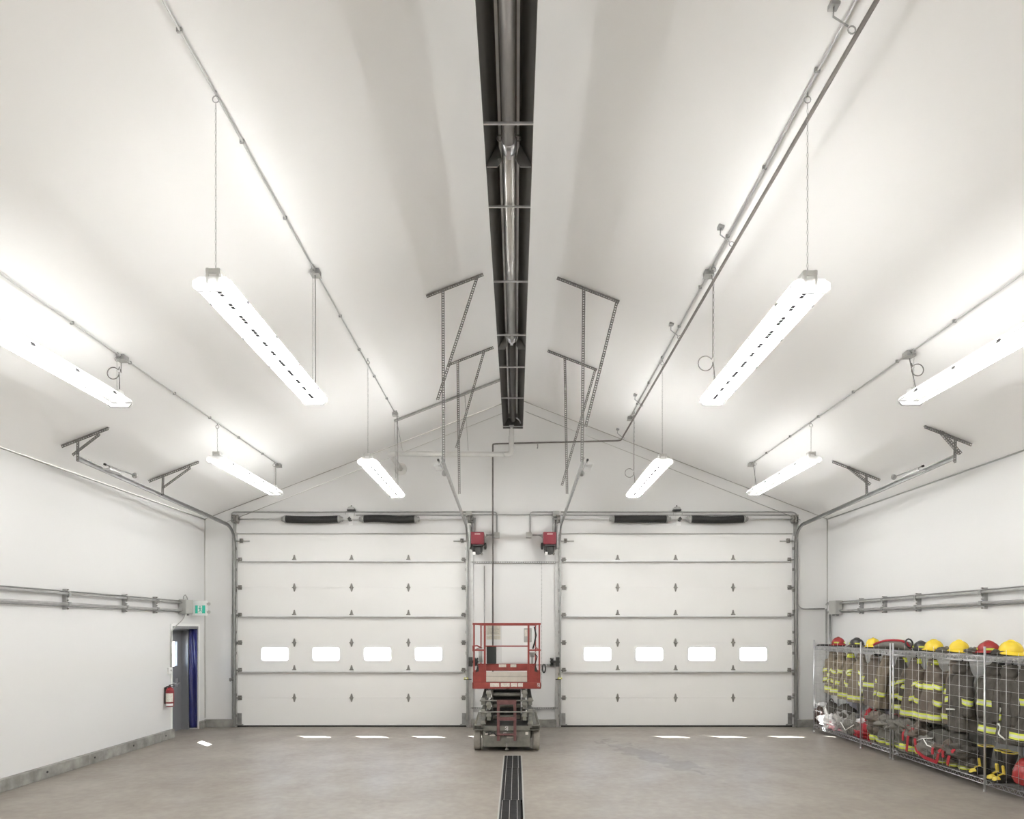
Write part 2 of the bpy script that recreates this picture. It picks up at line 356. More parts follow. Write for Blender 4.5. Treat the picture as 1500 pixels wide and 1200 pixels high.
# ------------------------------------------------------------------ overhead doors
SECH = .61
def sect_mesh(w, holes):
    m = MB(); t = .045; h = SECH-.004
    xs = [-w/2]; 
    for c in holes: xs += [c-.305, c+.305]
    xs.append(w/2)
    z0, z1 = .203, .203+.305-.10+.0
    z0, z1 = .2, .515
    if holes:
        m.box(-w/2, w/2, 0, t, 0, z0).box(-w/2, w/2, 0, t, z1, h)
        for i in range(0, len(xs), 2): m.box(xs[i], xs[i+1], 0, t, z0, z1)
    else: m.box(-w/2, w/2, 0, t, 0, h)
    m.box(-w/2, w/2, .012, t-.008, h-.001, h+.012)
    # shallow pressed ribs of the steel skin
    for k in range(1, 12):
        z = k*h/12
        if holes and z0-.02 < z < z1+.02: continue
        m.box(-w/2+.02, w/2-.02, -.0015, .0005, z-.012, z-.002)
    return m
def hinge_mesh(kind):
    m = MB()
    if kind == 0: m.prism([(-.035, 0), (-.012, .09), (.012, .09), (.035, 0), (.012, -.09), (-.012, -.09)], lambda u, v, t: (u, t, v), -.006, 0)
    else: m.prism([(-.035, 0), (-.012, .10), (.012, .10), (.035, 0)], lambda u, v, t: (u, t, v), -.006, 0)
    m.cyl((-.045, -.012, 0), (.045, -.012, 0), .011, 8)
    for z in ((.05, -.05) if kind == 0 else (.05,)): m.cyl((0, -.006, z), (0, -.014, z), .008, 6)
    return m
HM = [hinge_mesh(0).mesh('hinge', BOLT), hinge_mesh(1).mesh('half_hinge', BOLT)]
er = MB(); er.box(-.05, .03, -.012, 0, -.05, .05).cyl((-.10, -.03, 0), (.045, -.03, 0), .011, 8).box(-.03, .02, -.045, -.01, -.02, .02).cyl((-.135, -.03, 0), (-.105, -.03, 0), .024, 10)
ERM = er.mesh('roller_hinge', BOLT)
def overhead(name, a, b, wins, cols, label):
    w = b-a-.02; cx = (a+b)/2; y = YB+.03
    r = thing(name, label, 'door', (cx, y, 0), kind='structure')
    wl = [x-cx for x in wins]
    for i in range(7):
        s = part('section', sect_mesh(w, wl if i == 2 else []), DOORW, r, local=True, loc=(0, 0, .04+i*SECH-.01), bevel=0)
        if i == 2:
            for x in wl:
                fr = MB(); o = .02
                for (x0, x1, z0, z1) in ((-.325, .325, -.178, -.145), (-.325, .325, .145, .178), (-.325, -.295, -.145, .145), (.295, .325, -.145, .145)): fr.box(x0, x1, -.012, .05, z0, z1)
                for sx in (-1, 1):
                    for sz in (-1, 1): fr.prism([(sx*.295, sz*.145), (sx*.262, sz*.145), (sx*.272, sz*.135), (sx*.285, sz*.122), (sx*.295, sz*.112)], lambda u, v, t: (u, t, v), -.012, .05)
                f = part('window', fr, DOORW, s, local=True, loc=(x, 0, .3575), bevel=.003)
                part('pane', MB().box(-.297, .297, .018, .024, -.147, .147), GLASS, f, local=True)
    for j in (2, 4, 6):
        st = MB(); z = .03+j*SECH-.03
        st.prism([(-.065, -.02), (-.065, -.012), (-.03, -.012), (-.03, .0), (0, .0), (0, -.018), (-.05, -.02)], lambda u, v, t: (t, u, v+z), -w/2+.05, w/2-.05)
        part('strut', st, GALVL, r, local=True)
        sh = MB().box(-w/2+.05, w/2-.05, -.004, .0, z, z+.05); part('strut_flange', sh, WHITEP, r, local=True)
    for j in range(1, 7):
        z = .03+j*SECH
        for x in cols: part('hinge', HM[j % 2 == 0], None, r, loc=(x-cx, -.003, z+(.012 if j % 2 == 0 else 0)))
    for j in range(1, 7):
        for sx in (1, -1):
            o = part('roller_hinge', ERM, None, r, loc=(sx*-1*(w/2-.07), -.003, .03+j*SECH)); o.scale = (sx, 1, 1)
    top = MB()
    for sx in (-1, 1):
        top.box(sx*(w/2-.09)-.03, sx*(w/2-.09)+.03, -.03, 0, 4.06, 4.16).cyl((sx*(w/2-.28), -.035, 4.10), (sx*(w/2+.02), -.035, 4.10), .009, 8).cyl((sx*(w/2-.13), -.035, 4.12), (sx*(w/2-.08), -.035, 4.12), .035, 10)
    part('top_roller_bracket', top, BOLT, r, local=True)
    for sx in (-1, 1):
        bm = MB().box(sx*(w/2-.05)-.045, sx*(w/2-.05)+.045, -.02, 0, .045, .30).box(sx*(w/2-.06)-.07, sx*(w/2-.06)+.07, -.05, 0, .035, .06)
        part('bottom_bracket', bm, GALV, r, local=True)
    part('bottom_seal', MB().box(-w/2, w/2, -.012, .05, .0, .032), BLACK, r, local=True)
    hd = MB()
    for i in range(3): hd.box(-w/2, w/2, -.004, .02, -.0, .004)
    return r
W1 = [(p-CX)/66.4 for p in (402, 477, 552.5, 627.5)]; W2 = [(p-CX)/66.4 for p in (875.5, 951.5, 1028.5, 1104)]
overhead('door_1', *OP[0], W1, [(p-CX)/66.4 for p in (430.5, 514.5, 598)], 'left white sectional overhead door beside the blue-curtained doorway')
overhead('door_2', *OP[1], W2, [(p-CX)/66.4 for p in (905, 990, 1074.5)], 'right white sectional overhead door beside the gear racks')
for i, (a, b) in enumerate(OP):
    m = MB(); m.box(a, b, YB-.004, YB+.02, DH-.02, DH-.008); struct('trim_%d' % (6+i), m, GREYP)

for i, (a, b) in enumerate(OP):
    m = MB().box(a-.01, a+.05, YB+.078, YB+.11, -.02, DH+.02).box(b-.05, b+.01, YB+.078, YB+.11, -.02, DH+.02).box(a, b, YB+.078, YB+.11, DH-.06, DH+.02).box(a, b, YB+.078, YB+.11, -.02, .03)  # unseen strips added behind the door edges to stop sun leaking in
    struct('trim_%d' % (9+i), m, BLACK)
# tracks
def ctrack(mb, pts, X, sg, wd=.07, dp=.032, t=.004):
    """C channel swept along pts (y, z) at x = X, mouth towards sg"""
    prof = [(0, -wd/2), (dp, -wd/2), (dp, -wd/2+.016), (dp-t, -wd/2+.016), (dp-t, -wd/2+t), (t, -wd/2+t), (t, wd/2-t), (dp-t, wd/2-t), (dp-t, wd/2-.016), (dp, wd/2-.016), (dp, wd/2), (0, wd/2)]
    n = len(prof); vs = []; m = len(pts)
    for i, (y, z) in enumerate(pts):
        a = pts[max(i-1, 0)]; b = pts[min(i+1, m-1)]; ty, tz = b[0]-a[0], b[1]-a[1]; l = math.hypot(ty, tz); ny, nz = -tz/l, ty/l
        for u, v in prof: vs.append((X+sg*u, y+ny*v, z+nz*v))
    fs = [(i*n+k, i*n+(k+1) % n, (i+1)*n+(k+1) % n, (i+1)*n+k) for i in range(m-1) for k in range(n)]
    fs += [tuple(range(n)), tuple((m-1)*n+k for k in range(n))[::-1]]
    return mb.add(vs, fs)
def track(X, sg, yend, zend, label, Xend=None):
    """sg: +1 if the door lies towards +x"""
    r = thing('door_track', label, 'door track', (X, YB-.09, 0))
    R = .42; yv = YB-.085; ztop = 3.98
    pts = [(yv, .03), (yv, ztop)]+[(yv-R+R*math.cos(t), ztop+R*math.sin(t)) for t in [PI/2*k/10*0.97 for k in range(1, 11)]]
    y0, z0 = pts[-1]; pts += [(y0+(yend-y0)*k/6, z0+(zend-z0)*k/6) for k in range(1, 7)]
    X0 = X
    m = MB(); ctrack(m, pts, X-sg*.016, sg)
    if Xend is not None:
        m.v = [(x+(Xend-X)*max(0, (yv-y)/(yv-yend)), y, z) for x, y, z in m.v]
    part('rail', m, GALV, r)
    a = MB(); a.box(min(X-sg*.0, X-sg*.075), max(X-sg*.0, X-sg*.075), YB-.006, YB, .0, 4.3).box(X-sg*.075-.004, X-sg*.075+.004, YB-.06, YB, 0, 4.3)
    part('jamb_angle', a, GALVL, r)
    b = MB()
    for k in range(9):
        z = .25+k*.46; b.box(X-.03, X+.01, YB-.075, YB-.01, z-.03, z+.03).cyl((X-sg*.03, YB-.012, z), (X-sg*.03, YB-.03, z), .012, 6)
    part('track_bracket', b, BOLT, r, kind='stuff')
    return r
track((346.5-CX)/66.4, 1, 9.05, 4.575, 'galvanised track curving back from the left side of the left door', -6.19)
track((684.5-CX)/66.4, -1, 8.85, 4.50, 'galvanised track curving back from the right side of the left door', -1.02)
track((820-CX)/66.4, 1, 8.86, 4.50, 'galvanised track curving back from the left side of the right door', .93)
track((1162.5-CX)/66.4, -1, 9.0, 4.575, 'galvanised track curving back from the right side of the right door', 6.15)

# torsion springs
def coil(L, r):
    m = MB(); n = 56; prof = []
    for i in range(n*2+1): prof.append((r-(0 if i % 2 else .007), L*i/(2*n)))
    return prof
def springs(cx, x0, x1, s1, s2, label, sag):
    z = 4.565; y = YB-.13; r = thing('torsion_spring_shaft', label, 'door spring', (cx, YB, z))
    part('shaft', MB().cyl((x0, y, z), (x1, y, z), .0135, 10), GALVL, r)
    for k, (a, b) in enumerate((s1, s2)):
        m = MB(); m.lathe(coil(b-a, .083), (a, y, z), (1, 0, 0), 18)
        sg = sag[k]; m.v = [(x, yy, zz-sg*math.sin(PI*min(1, max(0, (x-a)/(b-a)))*(2 if sg < 0 else 1))) for x, yy, zz in m.v]
        s = part('spring', m, BLACK, r)
        for e, d in ((a, -1), (b, 1)):
            cn = MB(); cn.lathe([(.08, -.02), (.086, 0), (.07, .03), (.045, .05), (.04, .085), (.02, .09)], (e, y, z), (d, 0, 0), 16)
            for q in range(4): th = q*PI/2+.4; cn.cyl((e+d*.065, y+.03*math.cos(th), z+.03*math.sin(th)), (e+d*.065, y+.06*math.cos(th), z+.06*math.sin(th)), .008, 6)
            part('winding_cone', cn, GALV, s)
    for xx, d in ((x0+.05, 1), (x1-.05, -1)):
        dr = MB(); dr.lathe([(.03, 0), (.095, .0), (.10, .01), (.085, .02), (.085, .03), (.075, .035), (.085, .04), (.075, .045), (.085, .05), (.075, .055), (.1, .07), (.03, .075)], (xx, y, z), (d, 0, 0), 18)
        for q in range(4): th = q*PI/2+PI/4; dr.cyl((xx+d*.04, y+.09*math.cos(th), z+.09*math.sin(th)), (xx-d*.03, y+.1*math.cos(th), z+.1*math.sin(th)), .017, 6)
        part('cable_drum', dr, BOLT, r, label='dark grey grooved cable drum')
        bp = MB(); bp.prism([(-.045, -.35), (.03, -.35), (.045, .05), (-.045, .05)], lambda u, v, t: (xx-d*.05+u, YB-.004-t, z+v), 0, .006).box(xx-d*.05-.004, xx-d*.05+.004, YB-.16, YB, z-.06, z+.05)
        part('bearing_plate', bp, GALV, r)
    c = MB(); c.prism([(-.04, 0), (0, .055), (.04, 0), (0, -.055)], lambda u, v, t: (cx+u, y+.03-t, z+v), 0, .05).box(cx-.02, cx+.02, y+.02, YB, z-.03, z+.03)
    part('center_bearing', c, STEELD, r)
    pl = MB().box(cx-.05, cx+.05, YB-.01, YB, z-.12, z+.2); part('bearing_pad', pl, WHITEP, r)
springs((518-CX)/66.4-.06, (344-CX)/66.4, (694-CX)/66.4, ((421-CX)/66.4, (499-CX)/66.4), ((534-CX)/66.4, (610-CX)/66.4), 'black torsion springs on a shaft above the left overhead door', (.015, -.012))
springs((994-CX)/66.4, (812-CX)/66.4, (1165-CX)/66.4, ((897-CX)/66.4, (975-CX)/66.4), ((1009-CX)/66.4, (1087-CX)/66.4), 'black torsion springs on a shaft above the right overhead door', (.0, .018))

# hangers of slotted angle
def hanger(label, Z, bar, vert, brace, vtop=None):
    """bar/vert/brace: end points (x, z) in the plane y = Z"""
    r = thing('track_hanger', label, 'bracket', (vert[1][0], Z, vert[1][1]))
    P = lambda p, dy=0: (p[0], Z+dy, p[1])
    part('ceiling_bar', perf(MB(), P(bar[0]), P(bar[1]), .045, (0, 1, 0), (0, 0, -1)), GALVD, r, solid=.003)
    part('drop_leg', perf(MB(), P(vert[0], -.004), P(vert[1], -.004), .043, (1 if vert[0][0] < 0 else -1, 0, 0), (0, 1, 0)), GALVD, r, solid=.003)
    part('brace', perf(MB(), P(brace[0], -.012), P(brace[1], -.012), .04, (1, 0, 0), (0, 1, 0)), GALVD, r, solid=.003)
def W(px, py, Z): v = at(px, py, Z); return (v.x, v.z)
def onc(x, d=.004): return (x, ceil_z(x)-d)
hanger('slotted angle hanger holding the near end of the far left door track', 9.05, (onc(-6.42), onc(-5.76)), (onc(-6.2), (-6.2, 4.53)), ((-5.88, 4.92), (-6.26, 4.63)))
hanger('slotted angle hanger above the middle of the far left door track', 11.2, (onc(-6.42), onc(-5.55)), (onc(-6.18), (-6.19, 4.50)), ((-5.69, 4.99), (-6.17, 4.64)))
hanger('slotted angle hanger holding the near end of the far right door track', 9.0, (onc(5.74), onc(6.40)), (onc(6.18), (6.17, 4.50)), ((5.93, 4.94), (6.22, 4.61)))
hanger('slotted angle hanger above the middle of the far right door track', 11.2, (onc(5.53), onc(6.36)), (onc(6.13), (6.14, 4.50)), ((5.78, 4.98), (6.17, 4.67)))
hanger('tall slotted angle hanger left of the heater, nearer of the two', 8.85, (onc(-1.243), onc(-.461)), (onc(-1.03), (-1.02, 4.47)), ((-.555, 7.02), (-1.10, 5.33)))
hanger('tall slotted angle hanger left of the heater, farther of the two', 11.2, (onc(-1.20), onc(-.405)), (onc(-1.04), (-1.01, 4.52)), ((-.58, 7.00), (-1.06, 5.33)))
hanger('tall slotted angle hanger right of the heater, nearer of the two', 8.86, (onc(.574), onc(1.431)), (onc(.955), (.93, 4.47)), ((1.376, 6.70), (.94, 4.96)))
hanger('tall slotted angle hanger right of the heater, farther of the two', 11.2, (onc(.56), onc(1.417)), (onc(.87), (.91, 4.52)), ((1.365, 6.70), (.78, 4.67)))

# spring bumpers at the track ends
def bumper(p, q, side, label):
    p = Vector(p); q = Vector(q); r = thing('spring_bumper', label, 'bumper', p)
    part('pusher_rod', MB().cyl(p, q, .011, 8), GALV, r)
    t = (q-p).normalized()
    part('bumper_pad', MB().lathe([(.0, 0), (.04, .0), (.045, .012), (.04, .025), (.02, .03)], q, t, 14), GALV, r)
    part('end_cap', MB().cyl(p-t*.03, p, .017, 8), BLACK, r)
    part('mounting_plate', MB().box(p.x-.02 if side < 0 else p.x-.08, p.x+.08 if side < 0 else p.x+.02, p.y+.05, p.y+.40, p.z-.05, p.z-.035).bar(p+t*.1, p+t*.1+Vector((-side*.0, 0, -.06)), .03, .02), GALVL, r)
bumper((-5.98, 9.35, 4.56), (-5.98, 10.05, 4.57), 1, 'spring bumper on the near end of the far left track')
bumper((5.98, 9.45, 4.56), (5.98, 10.15, 4.57), -1, 'spring bumper on the near end of the far right track')
bumper((-1.09, 9.0, 4.53), (-1.09, 9.75, 4.53), 1, 'small spring bumper beside the inner track of the left door')
bumper((1.0, 9.0, 4.53), (1.0, 9.75, 4.53), -1, 'small spring bumper beside the inner track of the right door')

# ------------------------------------------------------------------ radiant tube heater
HX, HZ, H0, H1 = -.062, 6.19, 2.6, 12.9
r = thing('tube_heater', 'long radiant tube heater with open metal hood hung under the ridge', 'heater', (HX, H0, HZ))
def hood(y0, y1):
    m = MB(); pr = [(-.20, 0), (-.20, .02), (-.105, .21), (-.085, .225), (.085, .225), (.105, .21), (.20, .02), (.20, 0)]
    inn = [(u*.985, v-.004 if v > .01 else 0) for u, v in pr][::-1]
    m.prism(pr+inn, lambda u, v, t: (HX+u, t, HZ+v), y0, y1); return m
for y0, y1 in ((H0, 5.62), (5.56, 9.27), (9.21, H1)): part('hood_section', hood(y0, y1), HOOD, r)
for sx in (-1, 1):
    m = MB().box(HX+sx*.078-.011, HX+sx*.078+.011, H0, H1-.3, HZ+.205, HZ+.212); part('hood_seam_strip', m, GALVL, r)
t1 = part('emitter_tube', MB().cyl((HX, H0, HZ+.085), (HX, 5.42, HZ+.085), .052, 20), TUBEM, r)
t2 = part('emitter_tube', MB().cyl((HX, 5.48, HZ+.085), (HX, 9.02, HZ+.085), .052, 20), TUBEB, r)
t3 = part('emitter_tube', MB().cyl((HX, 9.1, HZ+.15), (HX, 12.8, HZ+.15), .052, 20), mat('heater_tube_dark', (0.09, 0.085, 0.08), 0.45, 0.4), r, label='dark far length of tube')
for y in (5.45, 9.06):
    m = MB().lathe([(.053, -.06), (.062, -.05), (.062, .05), (.053, .06)], (HX, y, HZ+.085), (0, 1, 0), 20).box(HX-.018, HX+.018, y-.05, y+.05, HZ+.0, HZ+.03)
    part('tube_coupler', m, CHROME, r)
for y in (5.59, 9.24):
    for sx in (-1, 1):
        m = MB(); m.prism([(.06, .06), (.075, .13), (.095, .2), (.19, .03), (.195, .0), (.1, .0)], lambda u, v, t: (HX+sx*u, t, HZ+v), y-.004, y+.004)
        m.tube(arc((HX+sx*.075, y-.12, HZ+.16), (1, 0, 0), (0, 0, 1), .025, 0, 2*PI, 10), .006, 6)
        part('support_plate', m, GALV, r, kind='stuff')
for y in (3.6, 5.11, 6.12, 7.44, 8.79, 9.87, 11.2, 12.77):
    part('crossbar', MB().box(HX-.2, HX+.2, y-.008, y+.008, HZ-.004, HZ+.012), GALVL, r)
m = MB().prism([(-.20, 0), (-.20, .02), (-.105, .21), (.105, .21), (.20, .02), (.20, 0)], lambda u, v, t: (HX+u, t, HZ+v), H1-.01, H1); part('end_plate', m, HOOD, r)
m = MB().tube(arc((HX+.03, H1-.2, HZ+.03), (1, 0, 0), (0, 0, 1), .12, .1, 1.2, 8), .012, 6); part('reflector_clip', m, CHROME, r)
m = MB()
for y in (3.6, 5.59, 9.24, 12.2):
    for sx in (-1, 1): m.tube([(HX+sx*.09, y, HZ+.22), (HX+sx*.05, y, ceil_z(.05))], .004, 5)
part('suspension_chain', m, GALV, r, kind='stuff')
# flue
r = thing('flue_pipe', 'pale flue pipe from the heater end to a round wall flange', 'pipe', (-1.2, 13.05, 5.7))
zf = 5.72
part('drop_pipe', MB().tube(rounded([(-.09, 12.9, 6.19+.08), (-.09, 13.0, 6.1), (-.10, 13.05, zf), (-.25, 13.07, zf)], .12, 8), .052, 16), FLUE, r)
part('collar', MB().lathe([(.056, 0), (.06, .01), (.06, .09), (.056, .1)], (-.095, 13.03, 5.98), (0, 0, 1), 16), FLUE, r)
part('horizontal_pipe', MB().tube([(-.24, 13.07, zf), (-2.47, 13.07, zf+.01)], .052, 16), FLUE, r)
part('elbow', MB().tube(rounded([(-2.44, 13.07, zf+.01), (-2.58, 13.07, zf+.01), (-2.56, 13.22, zf)], .08, 6), .054, 16), FLUE, r)
part('wall_pipe', MB().cyl((-2.565, 13.2, zf), (-2.545, YB, zf-.03), .052, 16), FLUE, r)
part('wall_flange', MB().lathe([(.06, -.03), (.13, -.012), (.14, 0), (.14, .005)], (-2.545, YB-.006, zf-.03), (0, 1, 0), 20), FLUE, r)
m = MB()
for xa, xb in ((-2.37, -2.30), (-1.02, -.97), (-2.41, -2.44)): m.tube([(xa, 12.75, ceil_z(xa)-.04), (xb, 13.0, zf+.055 if xb > -2.4 else zf-.5)], .005, 5)
part('hanger_wire', m, GALV, r)
# ceiling strut
r = thing('ceiling_channel', 'steel strut channel fixed along the left roof slope near the back wall', 'channel', (-1.3, 12.75, 6.6))
a, b = Vector((-2.42, 12.75, ceil_z(2.42)-.025)), Vector((-.12, 12.75, ceil_z(.12)-.025))
part('channel', MB().bar(a, b, .05, .04), GALV, r)
part('channel_lip', MB().bar(a+Vector((0, -.02, -.02)), b+Vector((0, -.02, -.02)), .012, .008), GALVL, r)

# ------------------------------------------------------------------ conduits, boxes on the ceiling
def box_mb(c, sx, sy, sz):
    c = Vector(c); return MB().box(c.x-sx/2, c.x+sx/2, c.y-sy/2, c.y+sy/2, c.z-sz/2, c.z+sz/2)
def ceiling_conduit(X, boxes, label, lo=-6.0, offs=.03):
    z = ceil_z(X)-.025; r = thing('ceiling_conduit', label, 'conduit', (X, boxes[-1], z))
    part('conduit_tube', MB().cyl((X, lo, z), (X, boxes[-1], z), .0095, 8), GALVL, r)
    for y in boxes:
        bx = part('junction_box', MB().box(X-.05, X+.05, y-.05, y+.05, z-.04, z+.02), GALV, r, bevel=.004)
        part('cover_plate', MB().box(X-.055, X+.055, y-.055, y+.055, z-.045, z-.04).cyl((X, y-.06, z), (X, y-.10, z), .02, 8), GREYP, bx)
    m = MB(); y = boxes[-1]-.8
    while y > 3.5:
        m.box(X-.024, X+.014, y-.008, y+.008, z-.012, z+.02); y -= 1.02
    part('conduit_clip', m, GALV, r, kind='stuff')
    return z
ceiling_conduit(-2.335, [7.48, 12.4], 'thin conduit on the left roof slope above the inner row of lights')
ceiling_conduit(2.262, [7.55, 12.75], 'thin conduit on the right roof slope above the inner row of lights')
ceiling_conduit(-4.70, [7.66, 12.7], 'thin conduit on the left roof slope above the outer row of lights')
ceiling_conduit(4.65, [7.6, 12.7], 'thin conduit on the right roof slope above the outer row of lights')
# dark gas pipe
r = thing('gas_pipe', 'dark gas pipe slung under the right roof slope and down the back wall', 'pipe', (2.26, 9, 6.1))
GP = [(2.265, -6.5, 6.18), (2.265, 13.86, 6.24), (-.51, 13.98, 6.21), (-.51, 14.08, 6.0), (-.51, 14.08, .18)]
part('pipe', MB().tube(rounded([(2.32, -6.5, 6.10), (2.29, 4.1, 6.16), GP[1], (2.2, 13.9, 6.24)], .05)+[Vector((-.45, 13.99, 6.2))]+rounded([(-.46, 14.0, 6.2), (-.51, 14.02, 6.2), (-.51, 14.05, 5.9), (-.51, 14.06, .2)], .06), .0165, 10), PIPEDK, r)
for y, in ((4.33,), (6.74,), (8.9,), (11.6,), (13.6,)):
    cz = ceil_z(2.265); m = MB()
    m.tube([(2.16, y+.03, ceil_z(2.16)), (2.15, y+.02, cz-.06), (2.24, y, 6.235)], .006, 6).box(2.13, 2.19, y, y+.06, ceil_z(2.16)-.03, ceil_z(2.16)+.005)
    m.tube(arc((2.265, y, 6.21), (1, 0, 0), (0, 0, 1), .026, 0, 2*PI, 10), .005, 5)
    part('pipe_hanger', m, GALV, r)
part('pipe_hanger', MB().cyl((.47, YB-.17, 6.19), (.47, YB-.17, 6.12), .012, 6).bar((.47, YB-.17, 6.15), (.47, YB, 6.15), .02, .02), GALV, r)

# ------------------------------------------------------------------ light fixtures
FL = 2.5
def fixture_meshes():
    d = {}; h = FL/2
    m = MB().prism([(-.06, .055), (-.06, .12), (.06, .12), (.06, .055)], lambda u, v, t: (u, t, v), -h+.02, h-.02); d['housing'] = m.mesh('housing', WHITEP)
    m = MB(); pr = [(-.15, .022), (-.135, .066), (-.06, .058), (-.018, .03), (.018, .03), (.06, .058), (.135, .066), (.15, .022)]
    m.grid(lambda u, v: (pr[round(u*7)][0], -h+2*h*v, pr[round(u*7)][1]), 8, 2, smooth=False); d['reflector'] = m.mesh('reflector', WING)
    m = MB()
    for a, b in ((-h+.05, -.01), (.01, h-.05)): m.cyl((0, a, 0), (0, b, 0), .016, 12)
    d['tube'] = m.mesh('tube', TUBEL); d['tube_outer'] = m.mesh('tube', TUBELO)
    m = MB().prism([(-.15, .0), (-.15, .05), (-.10, .085), (.10, .085), (.15, .05), (.15, .0), (.11, -.03), (-.11, -.03)], lambda u, v, t: (u, t, v), -.004, .004); d['end_plate'] = m.mesh('end_plate', WING)
    m = MB(); 
    k = -h+.1; rnd = random.Random(3)
    while k < h-.1:
        n = rnd.choice((2, 3)); 
        for q in range(n): m.box(-.015, .015, k, k+.035, .024, .0305); k += .05
        k += .10
    d['slots'] = m.mesh('slot_row', mat('slot_dark', (0.005, 0.005, 0.005), .9, spec=0.0))
    m = MB().box(-.055, .055, -.05, .05, .12, .155)
    for sx in (-.04, .04): m.box(sx-.008, sx+.008, -.056, -.05, .02, .155)
    d['bracket'] = m.mesh('hanging_bracket', mat('bracket_pale', (0.6, 0.6, 0.58), .5))
    m = MB()
    rim = [(-.105, -.026), (-.13, -.005), (-.15, .03), (.15, .03), (.13, -.005), (.105, -.026)]
    for y in (-h+.01, h-.01): m.tube([(u, y, v) for u, v in rim], .004, 5, closed=True)
    for u in (-.15, .15): m.tube([(u, -h, .03), (u, h, .03)], .0035, 5)
    k = -h+.3
    while k < h: 
        for u in (-.15, .15): m.box(u-.006, u+.006, k-.02, k+.02, .02, .045)
        k += .62
    d['lens_rim'] = m.mesh('lens_rim', mat('rim_dark', (0.05, 0.05, 0.05), .5))
    return d
FM = fixture_meshes()
def chain(p, q):
    m = MB(); p = Vector(p); q = Vector(q); n = max(3, int((q-p).length/.042)); t = (q-p)/n
    for i in range(n):
        c = p+t*(i+.5); s = Vector((1, 0, 0)) if i % 2 else Vector((0, 1, 0))
        pts = [c+s*.006*math.cos(a)+t.normalized()*(.025*math.sin(a)) for a in (0, PI/3, 2*PI/3, PI, 4*PI/3, 5*PI/3)]
        m.tube(pts, .0016, 4, closed=True)
    return m
def fixture(X, Z, zb, label, loop=1, group=None, yb=None):
    r = thing('light_fixture', label, 'light', (X, Z, zb), group)
    h = FL/2; cz = ceil_z(X)-zb
    part('housing', FM['housing'], None, r); rf = part('reflector', FM['reflector'], None, r)
    part('slot_row', FM['slots'], None, rf, kind='stuff')
    for sx in (-1, 1): part('tube', FM['tube' if abs(X) < 3 else 'tube_outer'], None, r, loc=(sx*.076, 0, -.004))
    for sy in (-1, 1): part('end_plate', FM['end_plate'], None, r, loc=(0, sy*h, 0))
    part('lens_rim', FM['lens_rim'], None, r)
    br = part('hanging_bracket', FM['bracket'], None, r, loc=(0, -h+.06, 0)); part('hanging_bracket', FM['bracket'], None, r, loc=(0, h-.06, 0))
    part('chain', chain((0, -h+.06, .155), (0, -h+.06, cz-.09)), GALV, r, local=True)
    part('chain', chain((0, h-.06, .155), (0, h-.06, cz-.09)), GALV, r, local=True)
    hk = MB()
    for y in (-h+.06, h-.06): hk.tube(arc((0, y, cz-.065), (1, 0, 0), (0, 0, 1), .026, 0, 2*PI, 12), .004, 5, closed=True).cyl((0, y, cz-.04), (0, y, cz+.0), .006, 6)
    part('ceiling_hook', hk, GALV, r, local=True, kind='stuff')
    y = h+.02; 
    pts = [(0, y, cz-.08), (.01, y-.02, cz-.2)]
    if loop:
        lz = .155+min(.30, (cz-.1)*.45); R = .085 if cz > 1 else .07
        pts += [(.0, y-.04, lz+.08)]; s = 1 if loop > 0 else -1
        pts += arc((s*R, y-.04, lz), (-s, 0, 0), (0, 0, 1), R, .6, 2*PI+.2, 16)
        pts += [(.01, y-.05, lz-.07)]
    pts += [(.03, y-.08, .12)]
    part('power_cord', MB().tube(pts, .006, 6), CORD, r, local=True)
    return r
L1, L2 = 4.93+1.25, 11.28
fixture(-2.335, L1, 4.79, 'large strip light hung in the inner left row, nearer one', 0)
fixture(2.28, L1+.03, 4.79, 'large strip light hung in the inner right row, nearer one, cord looped beside it', -1)
fixture(-2.30, 11.15, 4.72, 'small-looking inner left strip light hung beside the flue pipe', 0)
fixture(2.28, 11.2, 4.73, 'small-looking inner right strip light hung above the right door', -1)
fixture(-4.72, L1+.22, 4.83, 'strip light cut off by the left photo edge', -1)
fixture(4.66, L1+.15, 4.83, 'strip light cut off by the right photo edge', 1)
fixture(-4.72, L2+.05, 4.80, 'far strip light of the outer left row above the blue-curtained doorway', 0)
fixture(4.66, L2+.05, 4.80, 'far strip light of the outer right row above the gear racks', 0)
for x, nx in ((-4.72, 'outer left'), (-2.335, 'inner left'), (2.28, 'inner right'), (4.66, 'outer right')):
    for y, ny in ((1.1, 'just above'), (-4.0, 'far behind')): fixture(x, y, 4.79, 'strip light of the %s row hung %s the camera position' % (nx, ny), 0, group='strip lights out of the picture')

# ------------------------------------------------------------------ back wall services
def conduit(label, pts, rad=.0125, m=GALV, name='conduit', r=.07): return whole(name, MB().tube(rounded(pts, r), rad, 8), m, label, 'conduit')
def bw(px, py, dy=.03): return ((px-CX)/66.4, YB-dy, CH+(CY-py)/66.4)
conduit('thin conduit along the wall above the left overhead door, bent down at its left end', [bw(340, 765), bw(340, 750.5), bw(684, 750.5)])
conduit('short lower conduit from the centre of the left spring shaft to the right', [bw(522, 755), bw(684, 755)], .010)
conduit('lower conduit above the right overhead door, ending at the cable drum', [bw(822, 755), bw(1155, 755)], .010)
conduit('conduit over the right door, down the wall and round to the grey box', [bw(822, 750.5), bw(1168, 750.5), bw(1168, 892), bw(1207, 892)], r=.16)
conduit('straight conduit between the two inner track tops', [bw(690, 754.6), bw(812, 754.6)], .011)
conduit('bent conduit from the left inner junction down to the left opener', [bw(690, 750.3), bw(728, 750.3), bw(728, 781)], .011)
conduit('bent conduit from the right inner junction down to the right opener', [bw(812, 750.3), bw(776.5, 750.3), bw(776.5, 781)], .011)
conduit('short conduit from the square box to the left opener', [bw(712, 784), bw(724, 784)], .016)
